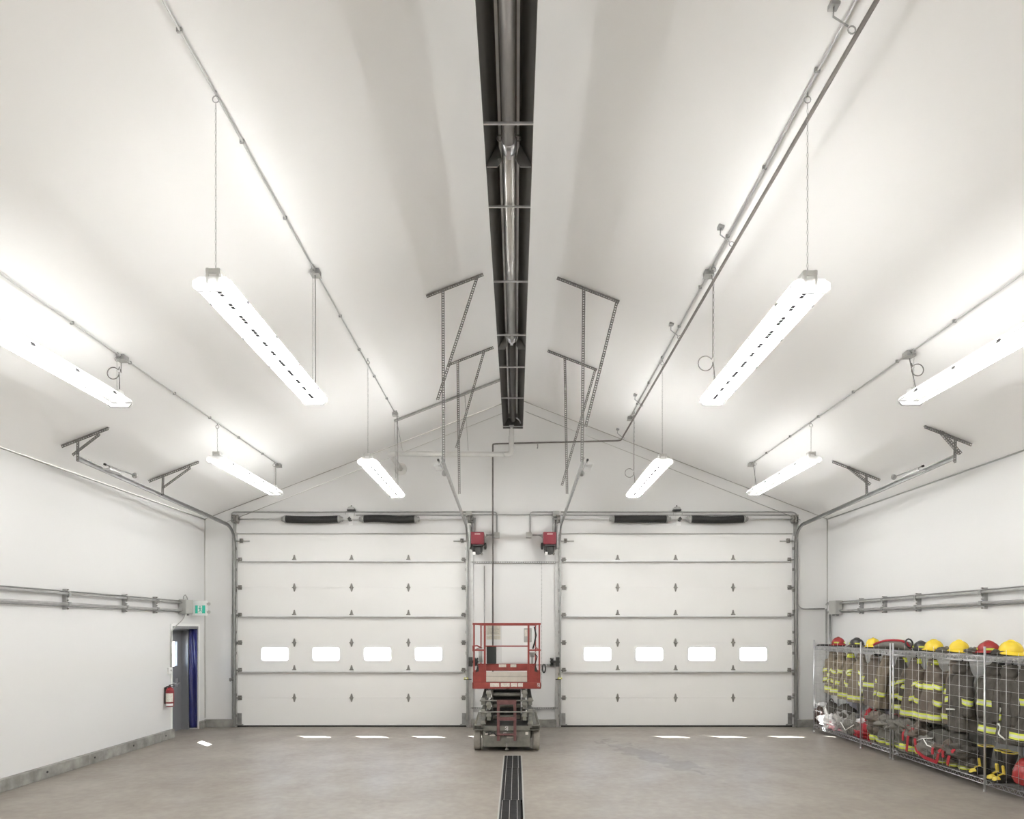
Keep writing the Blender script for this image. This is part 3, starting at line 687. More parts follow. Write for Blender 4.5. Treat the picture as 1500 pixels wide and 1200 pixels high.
conduit('short conduit from the square box to the right opener', [bw(780, 784), bw(794, 784)], .016)
conduit('thin vertical conduit down the wall left of the gas pipe', [bw(709.5, 829), bw(709.5, 1000)], .009)
def jbox(px, py, s, label, d=.09, m=GREYP):
    x, y, z = bw(px, py, 0); r = thing('junction_box', label, 'box', (x, YB, z))
    part('box', MB().box(x-s/2, x+s/2, YB-d, YB, z-s/2, z+s/2), m, r, bevel=.004)
    part('lid', MB().box(x-s*.46, x+s*.46, YB-d-.004, YB-d, z-s*.46, z+s*.46).cyl((x-s*.36, YB-d-.003, z+s*.36), (x-s*.36, YB-d-.008, z+s*.36), .006, 6), m, r)
jbox(687, 754, .13, 'grey junction box at the top of the left inner track')
jbox(814, 754, .13, 'grey junction box at the top of the right inner track')
jbox(728, 784.5, .12, 'square grey junction box right of the left opener')
jbox(774.5, 784.5, .12, 'square grey junction box left of the right opener')
def sensor(px, label, flip):
    x, y, z = bw(px, 746, 0); r = thing('limit_switch', label, 'switch', (x, YB, z)); s = -1 if flip else 1
    part('body', MB().prism([(-.09, -.02), (-.06, .03), (.0, .045), (.06, .03), (.09, -.02)], lambda u, v, t: (x+u, YB-t, z+v), 0, .1), GALV, r)
    part('base', MB().box(x-.085, x+.085, YB-.11, YB, z-.05, z-.022).cyl((x, YB-.05, z+.04), (x, YB-.05, z+.075), .014, 8), STEELD, r)
    part('lead', MB().tube([(x-s*.05, YB-.05, z-.04), (x-s*.12, YB-.04, z-.06), (x-s*.13, YB-.03, z-.12)], .006, 6).tube([(x+s*.05, YB-.05, z-.04), (x+s*.07, YB-.04, z-.08), (x+s*.06, YB-.03, z-.15)], .006, 6), GREYP, r)
sensor(515.5, 'small galvanised switch box above the middle of the left spring shaft', False)
sensor(990.5, 'small galvanised switch box above the middle of the right spring shaft', True)

def opener(px, sg, label):
    x, y, z = bw(px, 792, 0); yf = YB-.42; r = thing('door_opener', label, 'door opener', (x, YB-.2, z-.3))
    c = part('cover', MB().box(x-.14, x+.14, yf, yf+.30, z-.135, z+.13), MAROON, r, bevel=.015)
    part('nameplate', MB().box(x-.06, x+.06, yf-.003, yf, z+.075, z+.092), LABEL, c)
    m = MB().lathe([(.05, -.12), (.085, -.11), (.09, -.02), (.09, .08), (.05, .1)], (x+sg*.0, yf+.15, z-.22), (1, 0, 0), 14).box(x-.11, x+.11, yf+.02, yf+.28, z-.17, z-.13)
    for q in range(5): m.box(x-.1+q*.045, x-.09+q*.045, yf+.05, yf+.25, z-.315, z-.13)
    part('motor', m, STEELD, r)
    part('gearbox', MB().lathe([(.04, 0), (.075, .01), (.075, .05), (.04, .06)], (x+sg*.13, yf+.14, z-.16), (sg, 0, 0), 14).box(x-.04, x+.07, yf+.03, yf+.13, z-.34, z-.2), STEELD, r)
    part('chain_guide', MB().tube(arc((x, yf+.08, z-.24), (1, 0, 0), (0, 0, 1), .105, PI*1.05, PI*1.95, 10), .012, 6).cyl((x+.09, yf+.06, z-.33), (x+.09, yf+.16, z-.33), .025, 8), BOLT, r)
    part('terminal_tag', MB().box(x-.10, x-.045, yf-.0, yf+.06, z-.36, z-.30), WHITEP, r)
    part('mounting_frame', MB().box(x-sg*.17-.012, x-sg*.17+.012, yf+.1, YB, z-.2, z+.30).box(x-.15, x+.15, YB-.12, YB, z-.1, z-.06).box(x-.15, x+.15, YB-.12, YB, z+.06, z+.1), GALV, r)
    part('drive_chain', MB().bar((x-sg*.135, yf+.2, z), (x-sg*.135, yf+.25, z+.42), .012, .016), STEELD, r)
    part('cable', MB().tube(rounded([(x-sg*.10, yf+.2, z+.1), (x-sg*.06, yf+.2, z+.30), (x-sg*.18, YB-.08, z+.42)], .1), .008, 6).tube([(x+sg*.14, yf+.2, z+.03), (x+sg*.2, yf+.25, z+.08), (x+sg*.26, YB-.1, z+.11)], .010, 6), GREYP, r)
opener(701, 1, 'maroon door opener with dark motor left of centre on the back wall')
opener(804, -1, 'maroon door opener with dark motor right of centre on the back wall')
for px, za, zb, lab in ((792.5, 3.62, .92, 'thin hand chain hanging from the right opener'),):
    x = (px-CX)/66.4; whole('hand_chain', chain((x, YB-.3, za), (x, YB-.3, zb)), STEELD, lab, 'chain', base=(x, YB-.3, zb))
def rail(z, x0, x1, label):
    r = thing('wall_strut', label, 'channel', ((x0+x1)/2, YB, z))
    part('channel', perf(MB(), (x0, YB-.045, z-.02), (x1, YB-.045, z-.02), .04, (0, 0, 1), (0, 1, 0), .05, .02), GALV, r, solid=.003)
    for xx in (x0+.04, x1-.04): part('end_bolt', MB().cyl((xx, YB-.045, z), (xx, YB-.06, z), .014, 6), BOLT, r)
rail(3.63, -1.0, .92, 'slotted steel strut across the wall below the two maroon openers')
rail(1.37, -.98, .9, 'slotted steel strut across the wall behind the lift platform')
rail(.42, -1.0, .92, 'slotted steel strut low on the wall behind the lift base')
for sg, xx in ((-1, -1.0), (1, .915)):
    m = MB().box(xx-.055, xx+.055, YB-.04, YB, 0, 4.25).box(xx-.05 if sg < 0 else xx+.04, xx-.04 if sg < 0 else xx+.05, YB-.09, YB, 0, 4.25)
    whole('jamb_post', m, GALVL, 'galvanised steel jamb post beside the %s overhead door' % ('left' if sg < 0 else 'right'), 'post')
    m = MB().lathe([(.0, -.035), (.09, -.03), (.1, -.02), (.05, 0), (.1, .02), (.09, .03), (0, .035)], (xx-sg*.13, YB-.12, 1.44), (1, 0, .0), 16)
    for q in range(6): th = q*PI/3; m.cyl((xx-sg*.13, YB-.12+.07*math.cos(th), 1.44+.07*math.sin(th)), (xx-sg*.165, YB-.12+.085*math.cos(th), 1.44+.085*math.sin(th)), .018, 6)
    r = thing('chain_lock', 'black chain wheel bracket on the post beside the %s door' % ('left' if sg < 0 else 'right'), 'bracket', (xx, YB-.1, 1.35))
    part('wheel', m, BLACK, r); part('arm', MB().box(min(xx-sg*.16, xx+sg*.04), max(xx-sg*.16, xx+sg*.04), YB-.13, YB-.04, 1.41, 1.47).box(xx-.04, xx+.04, YB-.12, YB-.04, 1.34, 1.54), STEELD, r)
    r = thing('photo_eye', 'small yellow photo eye beside the %s overhead door' % ('left' if sg < 0 else 'right'), 'sensor', (xx, YB-.12, 1.08))
    xe = xx+sg*.11 if sg > 0 else xx-.10
    xe = (683.5-CX)/66.4 if sg < 0 else (819.5-CX)/66.4
    part('eye_housing', MB().box(xe-.045, xe+.045, YB-.18, YB-.12, 1.065, 1.10), mat('eye_yellow', (.62, .62, .08), .4), r, bevel=.006)
    part('lens', MB().cyl((xe-.015, YB-.18, 1.082), (xe-.015, YB-.187, 1.082), .013, 10).cyl((xe+.015, YB-.18, 1.082), (xe+.015, YB-.187, 1.082), .013, 10), WHT, r)
    part('eye_bracket', MB().box(min(xe, xx)-.05, max(xe, xx)+.02, YB-.125, YB-.03, 1.05, 1.062), STEELD, r)
x, y, z = bw(796.5, 979, 0)
whole('cable_loop', MB().tube(arc((x, YB-.12, z), (1, 0, 0), (0, 0, 1), 1, 0, 2*PI, 14) and [(x+.032*math.cos(t*PI/8), YB-.12, z+.09*math.sin(t*PI/8)) for t in range(16)], .014, 6, closed=True), BLACK, 'black rubber loop hanging on the wall right of the lift platform', 'loop')
r = thing('paper_notice', 'yellowed paper notice on the wall behind the lift platform', 'notice', bw(724, 938))
x0, x1 = (712.5-CX)/66.4, (733-CX)/66.4
part('sheet', MB().box(x0, x1, YB-.012, YB-.002, 2.03, 2.26), PLATE, r); part('lower_sheet', MB().box(x0, x1, YB-.011, YB-.002, 1.93, 2.015), PLATE, r)
m = MB()
for k in range(6): m.box(x0+.03, x1-.03-(k % 3)*.03, YB-.0135, YB-.012, 2.06+k*.03, 2.066+k*.03)
part('printed_lines', m, CORD, r, kind='stuff')
m = MB().box((735-CX)/66.4, (775-CX)/66.4, YB-.012, YB-.002, 1.42, 2.25); whole('wall_panel', m, WHITEP, 'plain white board on the wall behind the lift platform', 'board')

# ------------------------------------------------------------------ side wall conduit runs
def wall_run(sg, y0, y1, brs, label, bx, ex):
    X = sg*(XW-.075); r = thing('conduit_rack', label, 'conduit', (X, (y0+y1)/2, 2.5))
    for z in (2.70, 2.545): part('pipe', MB().cyl((X, y0, z), (X, y1, z), .021, 12), GALVL, r)
    for z in (2.735, 2.51): part('thin_pipe', MB().cyl((X+sg*.02, y0, z), (X+sg*.02, y1, z), .011, 8), GALV, r)
    for y in brs:
        m = MB().box(X+sg*.02 if sg > 0 else X-.075, X+.075 if sg > 0 else X-.02, y-.022, y+.022, 2.46, 2.77).box(X-.03, X+.03, y-.024, y+.024, 2.66, 2.73).box(X-.03, X+.03, y-.024, y+.024, 2.52, 2.575)
        s = part('strut_bracket', m, GALV, r)
        b = MB()
        for z in (2.47, 2.60, 2.65, 2.76): b.cyl((X, y-.03, z), (X-sg*.025, y-.03, z), .010, 6)
        part('clamp_bolt', b, BOLT, s)
    return r
wall_run(-1, -5, 13.72, [6.0, 7.9, 9.74, 11.2, 12.15], 'pair of galvanised pipes on brackets along the left wall', 0, 0)
wall_run(1, -5, 14.05, [6.0, 7.7, 9.37, 10.9, 11.9, 12.7], 'pair of galvanised pipes on brackets along the right wall', 0, 0)
# grey pull boxes
def pull(sg, y0, y1, label, cable=False):
    X = sg*(XW-.10); r = thing('pull_box', label, 'box', (X, (y0+y1)/2, 2.5))
    part('box', MB().box(X-.075, X+.075, y0, y1, 2.47, 2.76), GREYP, r, bevel=.006)
    part('lid', MB().box(X-.080 if sg > 0 else X+.075, X-.075 if sg > 0 else X+.080, y0+.02, y1-.02, 2.49, 2.74), GREYP, r)
    m = MB()
    for y in (y0+.06, y1-.06): m.cyl((X, y, 2.44), (X, y, 2.47), .025, 10)
    part('gland', m, GALV, r)
pull(-1, 13.02, 13.3, 'grey metal pull box on the left wall above the side door')
pull(1, 13.45, 13.75, 'grey metal pull box on the right wall near the corner')
whole('cable_loop', MB().tube([(-XW+.1, 13.05, 2.76), (-XW+.1, 13.06, 2.82), (-XW+.1, 13.13, 2.86), (-XW+.1, 13.2, 2.82), (-XW+.1, 13.22, 2.76)], .009, 6), GREYP, 'small grey cable loop on top of the left pull box', 'cable')
conduit('flexible grey cable from the left pull box down beside the side door', [(-XW+.09, 13.15, 2.47), (-XW+.07, 13.1, 2.36), (-XW+.03, 12.75, 2.14), (-XW+.02, 12.74, 1.9), (-XW+.02, 12.74, 1.40)], .010, GREYP, 'cable')
whole('corner_pipe', MB().cyl((XW-.06, 13.93, 2.6), (XW-.06, 13.93, .02), .022, 10).cyl((XW-.13, 13.95, 2.6), (XW-.13, 13.95, .02), .012, 8), GALV, 'vertical galvanised pipe in the right back corner behind the racks', 'pipe')
# exit sign
r = thing('exit_sign', 'white emergency sign box with a green running man, above the side door', 'sign', (-6.7, 13.44, 2.45))
sx0, sx1, sz0, sz1, sy = -6.80, -6.50, 2.44, 2.755, 13.44
part('mounting_arm', MB().box(-XW, sx0, sy+.03, sy+.06, 2.55, 2.60), GALV, r)
part('sign_box', MB().box(sx0, sx1, sy, sy+.09, sz0, sz1), WHITEP, r, bevel=.008)
pc = (sx0+sx1)/2+.035
pp = part('pictogram_panel', MB().box(pc-.105, pc+.105, sy-.004, sy, 2.49, 2.655), GREEN, r)
mm = MB(); fz = lambda u, v, t: (pc-.005+u, sy-.004-t, 2.572+v)
for poly in ([(-.045, -.08), (.045, -.08), (.045, .08), (-.045, .08)],): mm.prism(poly, fz, 0, .001)
part('white_doorway', mm, WHT, pp)
mm = MB()
for poly in ([(-.006, .045), (.006, .05), (.015, .062), (.006, .074), (-.008, .07)], [(-.018, .035), (.012, .042), (.018, .0), (-.006, -.012)],
             [(-.006, -.012), (.008, -.004), (.034, -.03), (.030, -.06), (.020, -.06), (.020, -.034)], [(-.008, -.012), (.008, -.008), (-.004, -.045), (-.034, -.06), (-.036, -.05), (-.014, -.036)],
             [(.010, .040), (.018, .034), (.036, .012), (.030, .006)], [(-.016, .036), (-.034, .012), (-.028, .006), (-.010, .026)]): mm.prism(poly, fz, .001, .002)
part('running_man', mm, GREEN, pp)
for z in (2.69, 2.52):
    m = MB().lathe([(.012, -.02), (.03, 0), (.035, .03), (.028, .032)], (sx1+.05, sy+.04, z), (.3, -1, -.2), 12).cyl((sx1, sy+.05, z), (sx1+.05, sy+.05, z), .010, 6)
    part('lamp_head', m, GREYP, r)
# side door, frame, curtain
XD = -XW-.35
r = thing('door_3', 'grey steel side door in the recess of the left wall', 'door', (XD, (PD0+PD1)/2, 0), kind='structure')
ly0, ly1, lz0, lz1 = 13.38, 13.62, 1.38, 1.90
m = MB().box(XD-.03, XD+.015, PD0+.05, ly0, .02, 2.13).box(XD-.03, XD+.015, ly1, PD1-.05, .02, 2.13).box(XD-.03, XD+.015, ly0, ly1, .02, lz0).box(XD-.03, XD+.015, ly0, ly1, lz1, 2.13)
pn = part('leaf', m, STEELG, r); part('pane', MB().box(XD-.01, XD-.004, ly0, ly1, lz0, lz1), GLASS, pn)
fr = MB()
for a, b in ((ly0-.02, ly0), (ly1, ly1+.02)): fr.box(XD+.015, XD+.025, a, b, lz0-.02, lz1+.02)
for a, b in ((lz0-.02, lz0), (lz1, lz1+.02)): fr.box(XD+.015, XD+.025, ly0, ly1, a, b)
part('lite_frame', fr, STEELG, pn)
m = MB().box(XD-.05, -7.055, PD1-.05, PD1-.002, 0, 2.17).box(-7.10, -7.055, PD1-.065, PD1-.05, 0, 2.16).box(XD-.05, -7.055, PD0+.002, PD0+.05, 0, 2.17).box(XD-.05, -7.055, PD0, PD1, 2.13, 2.18)
m.box(XD-.06, XD-.02, PD0-.02, PD1+.02, 2.11, 2.3).box(XD-.06, XD-.03, PD0-.02, PD0+.07, -.02, 2.2).box(XD-.06, XD-.03, PD1-.07, PD1+.02, -.02, 2.2).box(XD-.06, XD+.02, PD0, PD1, -.02, .022).box(-7.12, -6.87, PD0, PD1, 2.16, PDH)
part('frame', m, STEELG, r)
m = MB().tube([(XD+.02, 13.62, 1.02), (XD+.08, 13.62, 1.02), (XD+.09, 13.5, 1.0), (XD+.06, 13.35, 1.04)], .012, 8).box(XD+.015, XD+.022, 13.58, 13.66, .93, 1.12)
part('door_handle', m, CHROME, r, label='chrome lever')
m = MB().box(-XW-.01, -XW+.014, PD0-.055, PD0, 0.17, PDH+.05).box(-XW-.01, -XW+.014, PD1, PD1+.055, 0.0, PDH+.05).box(-XW-.01, -XW+.014, PD0, PD1, PDH, PDH+.055)
struct('trim_8', m, WHITEP, bevel=.003)
def tarp(u, v):
    x = -7.05+.175*u; z = .03+2.14*v; return (x, PD1-.022-.012*math.sin(u*7+v*3)-.01*noise.noise(Vector((u*3, v*5, 1))), z)
m = MB().grid(tarp, 14, 40); o = whole('blue_tarp', m, BLUET, 'shiny dark blue plastic tarp hung on the doorway side', 'tarp'); o.modifiers.new('s', 'SOLIDIFY').thickness = .004
# extinguisher
ex, ey = -XW+.10, 12.55
r = thing('fire_extinguisher', 'red fire extinguisher on the left wall beside the side door', 'fire extinguisher', (ex, ey, .62))
part('cylinder', MB().lathe([(.06, 0), (.072, .012), (.075, .03), (.075, .31), (.066, .35), (.04, .375), (.02, .385)], (ex, ey, .64), n=20), XRED, r)
part('label_sheet', MB().grid(lambda u, v: (ex+.0765*math.cos(-2.3+u*2.0), ey+.0765*math.sin(-2.3+u*2.0), .74+.17*v), 10, 2), LABEL, r)
part('bottom_label', MB().grid(lambda u, v: (ex+.0765*math.cos(-2.3+u*2.0), ey+.0765*math.sin(-2.3+u*2.0), .665+.045*v), 10, 2), WHT, r)
vl = part('valve', MB().cyl((ex, ey, 1.02), (ex, ey, 1.06), .02, 10).bar((ex-.02, ey, 1.06), (ex+.09, ey-.01, 1.09), .02, .012).bar((ex-.02, ey, 1.045), (ex+.09, ey-.01, 1.04), .02, .010).cyl((ex, ey, 1.03), (ex-.03, ey-.04, 1.03), .014, 8), STEELD, r)
part('hose', MB().tube(rounded([(ex, ey, 1.04), (ex-.06, ey-.03, 1.04), (ex-.085, ey-.02, .9), (ex-.08, ey-.02, .70)], .05), .010, 8), BLACK, r)
part('wall_bracket', MB().box(-XW, ex-.07, ey-.02, ey+.02, .70, 1.02), STEELD, r)
r = thing('light_switch', 'white light switch on the left wall above the extinguisher', 'switch', (-XW, 12.68, 1.35))
part('plate', MB().box(-XW, -XW+.05, 12.63, 12.72, 1.28, 1.40), WHITEP, r, bevel=.005); part('toggle', MB().box(-XW+.05, -XW+.062, 12.665, 12.685, 1.33, 1.36), GREYP, r)
m = MB().cyl(bw(340, 900), bw(340, 995), .012, 8); x, y, z = bw(340, 995, .03)
r = thing('wall_conduit', 'thin vertical conduit with a small valve left of the left door', 'conduit', (x, y, z)); part('tube', m, GALV, r)
part('valve', MB().box(x-.035, x+.035, y-.05, y+.02, z-.03, z+.03).cyl((x+.03, y-.03, z), (x+.10, y-.03, z), .018, 8).cyl((x-.02, y-.03, z-.05), (x-.02, y-.03, z+.0), .010, 6), BOLT, r)

# ------------------------------------------------------------------ trench drain
r = thing('trench_drain', 'dark slotted trench drain grate set in the concrete floor', 'drain', ((DR0+DR1)/2, DW1, 0))
m = MB().box(DR0, DR0+.018, DW0, DW1, -.1, .002).box(DR1-.018, DR1, DW0, DW1, -.1, .002).box(DR0, DR1, DW1-.015, DW1, -.1, .002)
part('frame', m, GREYP, r)
GR = mat('drain_grate_iron', (0.032, 0.032, 0.032), 0.55, 0.2, var=0.3, vscale=12)
edges = [10.955, 10.0, 8.12, 6.24, 4.36]; shift = [0, -.004, -.022, .0]
for k in range(4):
    y1, y0 = edges[k]-.004, edges[k+1]+.004; gx0, gx1 = DR0+.022+max(0, shift[k]), DR1-.022+min(0, shift[k])
    g = MB(); dx = shift[k]; n = int((y1-y0)/.026)
    for i in range(n+1):
        y = y0+(y1-y0-.014)*i/n; g.box(gx0, gx1, y, y+.014, -.022, -.004)
    for x in (gx0, gx1-.012): g.box(x, x+.012, y0, y1, -.025, 0)
    for y in (y0, y1-.014): g.box(gx0, gx1, y, y+.014, -.025, 0)
    gp = part('grate', g, GR, r)
    b = MB()
    for q in (.16, .5, .84): xx = DR0+.022+(DR1-DR0-.044)*q+dx; b.box(xx-.003, xx+.003, y0, y1, -.02, .001)
    part('bright_rib', b, GALVL, gp)
part('channel_base', MB().box(DR0, DR1, DW0, DW1, -.159, -.12), BLACK, r)

# ------------------------------------------------------------------ scissor lift
LX, LY = -.166, 11.30
r = thing('scissor_lift', 'red and grey scissor lift parked at the back wall between the doors', 'lift', (LX, LY, 0))
def lp(name, mb, mtl, par=None, **k):
    mb.v = [(x+LX, y+LY, z) for x, y, z in mb.v] if par is None else [(x+LX, y+LY, z) for x, y, z in mb.v]
    return part(name, mb, mtl, par or r, **k)
LL = 2.25
for sx in (-1, 1):
    for y in (.2, LL-.25):
        t = MB().lathe([(.11, -.06), (.185, -.058), (.198, -.045), (.2, 0), (.198, .045), (.185, .058), (.11, .06)], (sx*.525, y, .2), (1, 0, 0), 28)
        wl = lp('wheel', t, TYRE)
        lp('hub', MB().lathe([(.11, -.035), (.11, .035), (.05, .05)], (sx*.525, y, .2), (sx, 0, 0), 16), LGREYD, wl)
ch = MB().box(-.42, .42, .0, LL-.1, .085, .37).box(-.45, .45, .25, LL-.3, .2, .42)
lp('chassis', ch, LGREY, bevel=.012)
lp('chassis_beam', MB().box(-.40, .40, -.03, .1, .375, .46), LGREY, bevel=.006)
for sx in (-1, 1):
    m = MB(); a, b = (.395, .585)
    x0, x1 = (a, b) if sx > 0 else (-b, -a)
    m.box(x0, x1, -.04, LL-.1, .46, .475).box(x0, x1, -.04, LL-.1, .385, .40).box(x0, x0+.012, -.04, LL-.1, .40, .46).box(x1-.012, x1, -.04, LL-.1, .40, .46).box(x0, x1, .05, .06, .4, .46)
    m.prism([(.53, .475), (.575, .475), (.50, .70), (.485, .70)], lambda u, v, t: (sx*u, t, v), .02, .05)
    lp('fork_pocket', m, LGREY)
lp('tow_bracket', MB().box(-.012, .012, -.03, .0, .06, .15).box(-.03, .03, -.03, .0, .035, .06), BOLT)
for x0, x1, z0, z1 in ((-.30, -.2, .28, .33), (-.06, 0, .30, .34), (.0, .13, .245, .27), (.33, .38, .30, .35), (-.38, -.33, .30, .35)):
    lp('decal', MB().box(x0, x1, -.004, .001, z0, z1), LABEL)
lp('hose_bundle', MB().tube([(-.37, -.01, .34), (-.3, -.03, .36), (-.22, -.02, .33), (-.15, -.03, .27), (-.12, -.02, .33)], .012, 6).tube([(-.33, -.01, .30), (-.27, -.03, .32), (-.2, -.02, .36)], .010, 6).box(-.05, .1, -.02, .0, .28, .33), STEELD)
text('SJ', .085, (LX, LY-.034, .42), (PI/2, 0, 0), WHT, r)
# scissor arms, folded: three low X's per side
for lv in range(3):
    z0 = .50+lv*.20
    for sx in (-1, 1):
        for k, off in ((0, .375), (1, .275)):
            za, zb = (z0, z0+.13) if k == 0 else (z0+.13, z0)
            x = sx*(off+.04)
            m = MB().bar((x, .06, za), (x, LL-.30, zb), .06, .085)
            m.cyl((x-.04, LL-.3, zb), (x+.04, LL-.3, zb), .05, 14)
            m.box(x-.034, x+.034, -.01, .10, za-.075, za+.05)
            m.prism([(-.05, -.03), (.05, -.03), (.05, -.018), (.034, .035), (-.034, .035), (-.05, -.018)], lambda u, v, t: (x+u, t, za+v+.02), -.05, .04)
            m.box(x-.03, x+.03, -.055, -.05, za-.006, za+.004)
            lp('scissor_arm', m, LGREYA, bevel=.004)
    lp('cross_tube', MB().cyl((-.24, .10, z0+.10), (.24, .10, z0+.10), .036, 12), LGREY)
    if lv: lp('cross_rod', MB().box(-.47, .47, -.07, -.055, z0+.0, z0+.02), LGREYA)
lp('hydraulic_cylinder', MB().cyl((0, .3, .62), (0, 1.7, .9), .06, 14), STEELD)
lp('shade_backdrop', MB().box(-.25, .25, .35, .55, .5, 1.05), BLACK)  # black backdrop box added, standing in for the shade between the arms
# entry ladder
m = MB()
for sx in (-1, 1): m.box(sx*.145-.025, sx*.145+.025, -.06, -.03, .20, .90)
lad = lp('ladder', m, REDD, bevel=.004)
for z0, z1 in ((.84, .92), (.56, .62), (.30, .33)): lp('ladder_rung', MB().box(-.17, .17, -.075, -.03, z0, z1), REDD, lad, bevel=.004)
# platform
pf = lp('platform_frame', MB().box(-.605, .605, -.02, .02, 1.11, 1.225).box(-.605, -.57, -.02, LL, 1.11, 1.225).box(.57, .605, -.02, LL, 1.11, 1.225).box(-.605, .605, LL-.03, LL, 1.11, 1.225), RED, bevel=.012)
for x0, x1 in ((-.29, -.13), (-.105, .055), (.07, .185), (.20, .285)): lp('decal', MB().box(x0, x1, -.024, -.019, 1.145, 1.21), LABEL, pf)
text('SJ', .075, (LX+.56, LY-.024, 1.18), (PI/2, 0, 0), WHT, pf)
lp('deck', MB().box(-.57, .57, .02, LL-.03, 1.17, 1.2), LGREYD)
for z0, z1 in ((1.235, 1.325), (1.33, 1.41)): lp('gate_panel', MB().box(-.36, .36, -.005, .015, z0, z1), BEIGE, bevel=.004)
for sx in (-1, 1):
    m = MB().prism([(.36, 1.225), (.595, 1.225), (.595, 1.40), (.55, 1.44), (.42, 1.53), (.36, 1.53)], lambda u, v, t: (sx*u, t, v), -.005, .012)
    sp = lp('side_panel', m, RED, bevel=.003)
    lp('gusset', MB().prism([(.49, 1.42), (.55, 1.40), (.50, 1.56)], lambda u, v, t: (sx*u, t, v), -.02, -.006), BLACK, sp)
mr = lp('toe_rail', MB().box(-.52, .52, .10, .12, 1.42, 1.545), RED, bevel=.004)
for x0, x1 in ((-.14, -.01), (.065, .17)): lp('decal', MB().box(x0, x1, .096, .101, 1.485, 1.535), LABEL, mr)
rl = lambda name, p, q, w, h: lp(name, MB().bar(p, q, w, h), RED, bevel=.003)
rl('top_rail', (-.6, 0, 2.25), (.6, 0, 2.25), .035, .035)
for sx in (-1, 1):
    rl('post', (sx*.575, 0, 1.4), (sx*.575, 0, 2.25), .028, .028)
    rl('post', (sx*.385, 0, 1.4), (sx*.385, 0, 2.25), .034, .034)
    rl('side_rail', (sx*.575, 0, 2.25), (sx*.575, LL, 2.25), .026, .026)
    rl('side_rail', (sx*.575, 0, 1.78), (sx*.575, LL, 1.78), .022, .022)
    rl('mid_rail', (sx*.60, 0, 1.79), (sx*.385, 0, 1.79), .03, .03)
    for y in (LL,): rl('post', (sx*.575, y, 1.2), (sx*.575, y, 2.25), .028, .028)
rl('mid_rail', (-.385, .03, 1.86), (.385, .03, 1.86), .02, .022)
rl('top_rail', (-.6, LL, 2.25), (.6, LL, 2.25), .035, .035); 
lp('latch', MB().box(-.60, -.56, -.03, .0, 1.77, 1.85).tube([(-.6, -.02, 1.86), (-.52, -.03, 1.87), (-.44, -.02, 1.83)], .014, 6), RED)
lp('manual_box', MB().box(-.355, -.185, .02, .12, 1.55, 1.855), mat('manual_box_green_black', (0.022, 0.026, 0.024), .5), bevel=.01, label='dark plastic manual box')
cb = lp('control_box', MB().box(.31, .45, .35, .50, 1.92, 2.18), GREYP, bevel=.01)
lp('control_face', MB().box(.32, .37, .345, .35, 2.03, 2.15), LABEL, cb)
lp('joystick', MB().lathe([(.075, 0), (.08, .02), (.05, .04), (.035, .10)], (.46, .4, 1.75), (0, 0, -1), 14).cyl((.46, .4, 1.65), (.46, .42, 1.45), .022, 8), GREYP)
lp('control_cable', MB().tube([(.5, .4, 2.2), (.53, .38, 2.05), (.50, .4, 1.9), (.47, .4, 1.8)], .014, 6).tube([(.49, .4, 1.73), (.55, .4, 1.66), (.52, .4, 1.55), (.45, .4, 1.45)], .012, 6), BLACK)
lp('side_tube', MB().cyl((-.49, .5, 1.55), (-.49, .5, 1.83), .035, 12), GREYP)

# ------------------------------------------------------------------ gear racks
RX0, RX1 = 6.23, 6.74
TOPZ, BOTZ = 1.80, .16
def wire_shelf(mb, y0, y1, z):
    for x in (RX0, RX1):
        mb.tube([(x, y0, z), (x, y1, z)], .006, 5).tube([(x, y0, z-.06), (x, y1, z-.06)], .006, 5)
        n = int((y1-y0)/.045); pts = [(x, y0+(y1-y0)*i/n, z-(.06 if i % 2 else 0)) for i in range(n+1)]; mb.tube(pts, .004, 4)
    for y in (y0, y1): mb.tube([(RX0, y, z), (RX1, y, z)], .006, 5).tube([(RX0, y, z-.06), (RX1, y, z-.06)], .006, 5)
    n = int((y1-y0)/.045)
    for i in range(n+1): y = y0+(y1-y0)*i/n; mb.bar((RX0, y, z), (RX1, y, z), .004, .004)
def rack(y0, y1, mids, label, last=True):
    r = thing('wire_rack', label, 'rack', (RX0, y0, 0))
    for y in ([y0, y1] if last else [y0])+mids:
        for x in (RX0, RX1):
            if y in mids and x == RX1: continue
            m = MB().cyl((x, y, .02), (x, y, 1.93), .0135, 10)
            m.cyl((x, y, 0), (x, y, .03), .018, 8); part('post', m, CHROME, r)
    for z in (TOPZ, BOTZ):
        m = MB(); wire_shelf(m, y0, y1, z); part('wire_shelf', m, CHROME, r, kind='stuff')
    gm = MB(); y = y0+.12; k = 0
    while y < y1-.05:
        gm.tube([(RX0-.012, y, .18), (RX0-.012, y, 1.90 if k % 2 else 1.86)], .003, 4); y += .155 if k % 2 else .20; k += 1
    z = .32
    while z < 1.9: gm.tube([(RX0-.012, y0, z), (RX0-.012, y1, z)], .0015, 4); z += .15
    part('front_grid', gm, GALVL, r, kind='stuff')
    bm = MB(); y = y0+.1
    while y < y1-.05: bm.tube([(RX1-.01, y, .18), (RX1-.01, y, 1.9)], .0018, 4); y += .15
    z = .3
    while z < 1.9: bm.tube([(RX1-.01, y0, z), (RX1-.01, y1, z)], .0018, 4); z += .15
    part('back_grid', bm, GALV, r, kind='stuff')
    rr = MB().cyl((RX0+.25, y0, TOPZ-.09), (RX0+.25, y1, TOPZ-.09), .012, 8); part('hanging_rail', rr, CHROME, r)
    return r
rack(10.68, 13.42, [11.6], 'chrome wire rack farthest along the right wall, nearest the corner')
rack(8.53-.0, 10.60, [], 'chrome wire rack in the middle, holding jackets over the dark bag')
rack(6.4, 8.51, [], 'nearest chrome wire rack, cut off by the right photo edge', False)
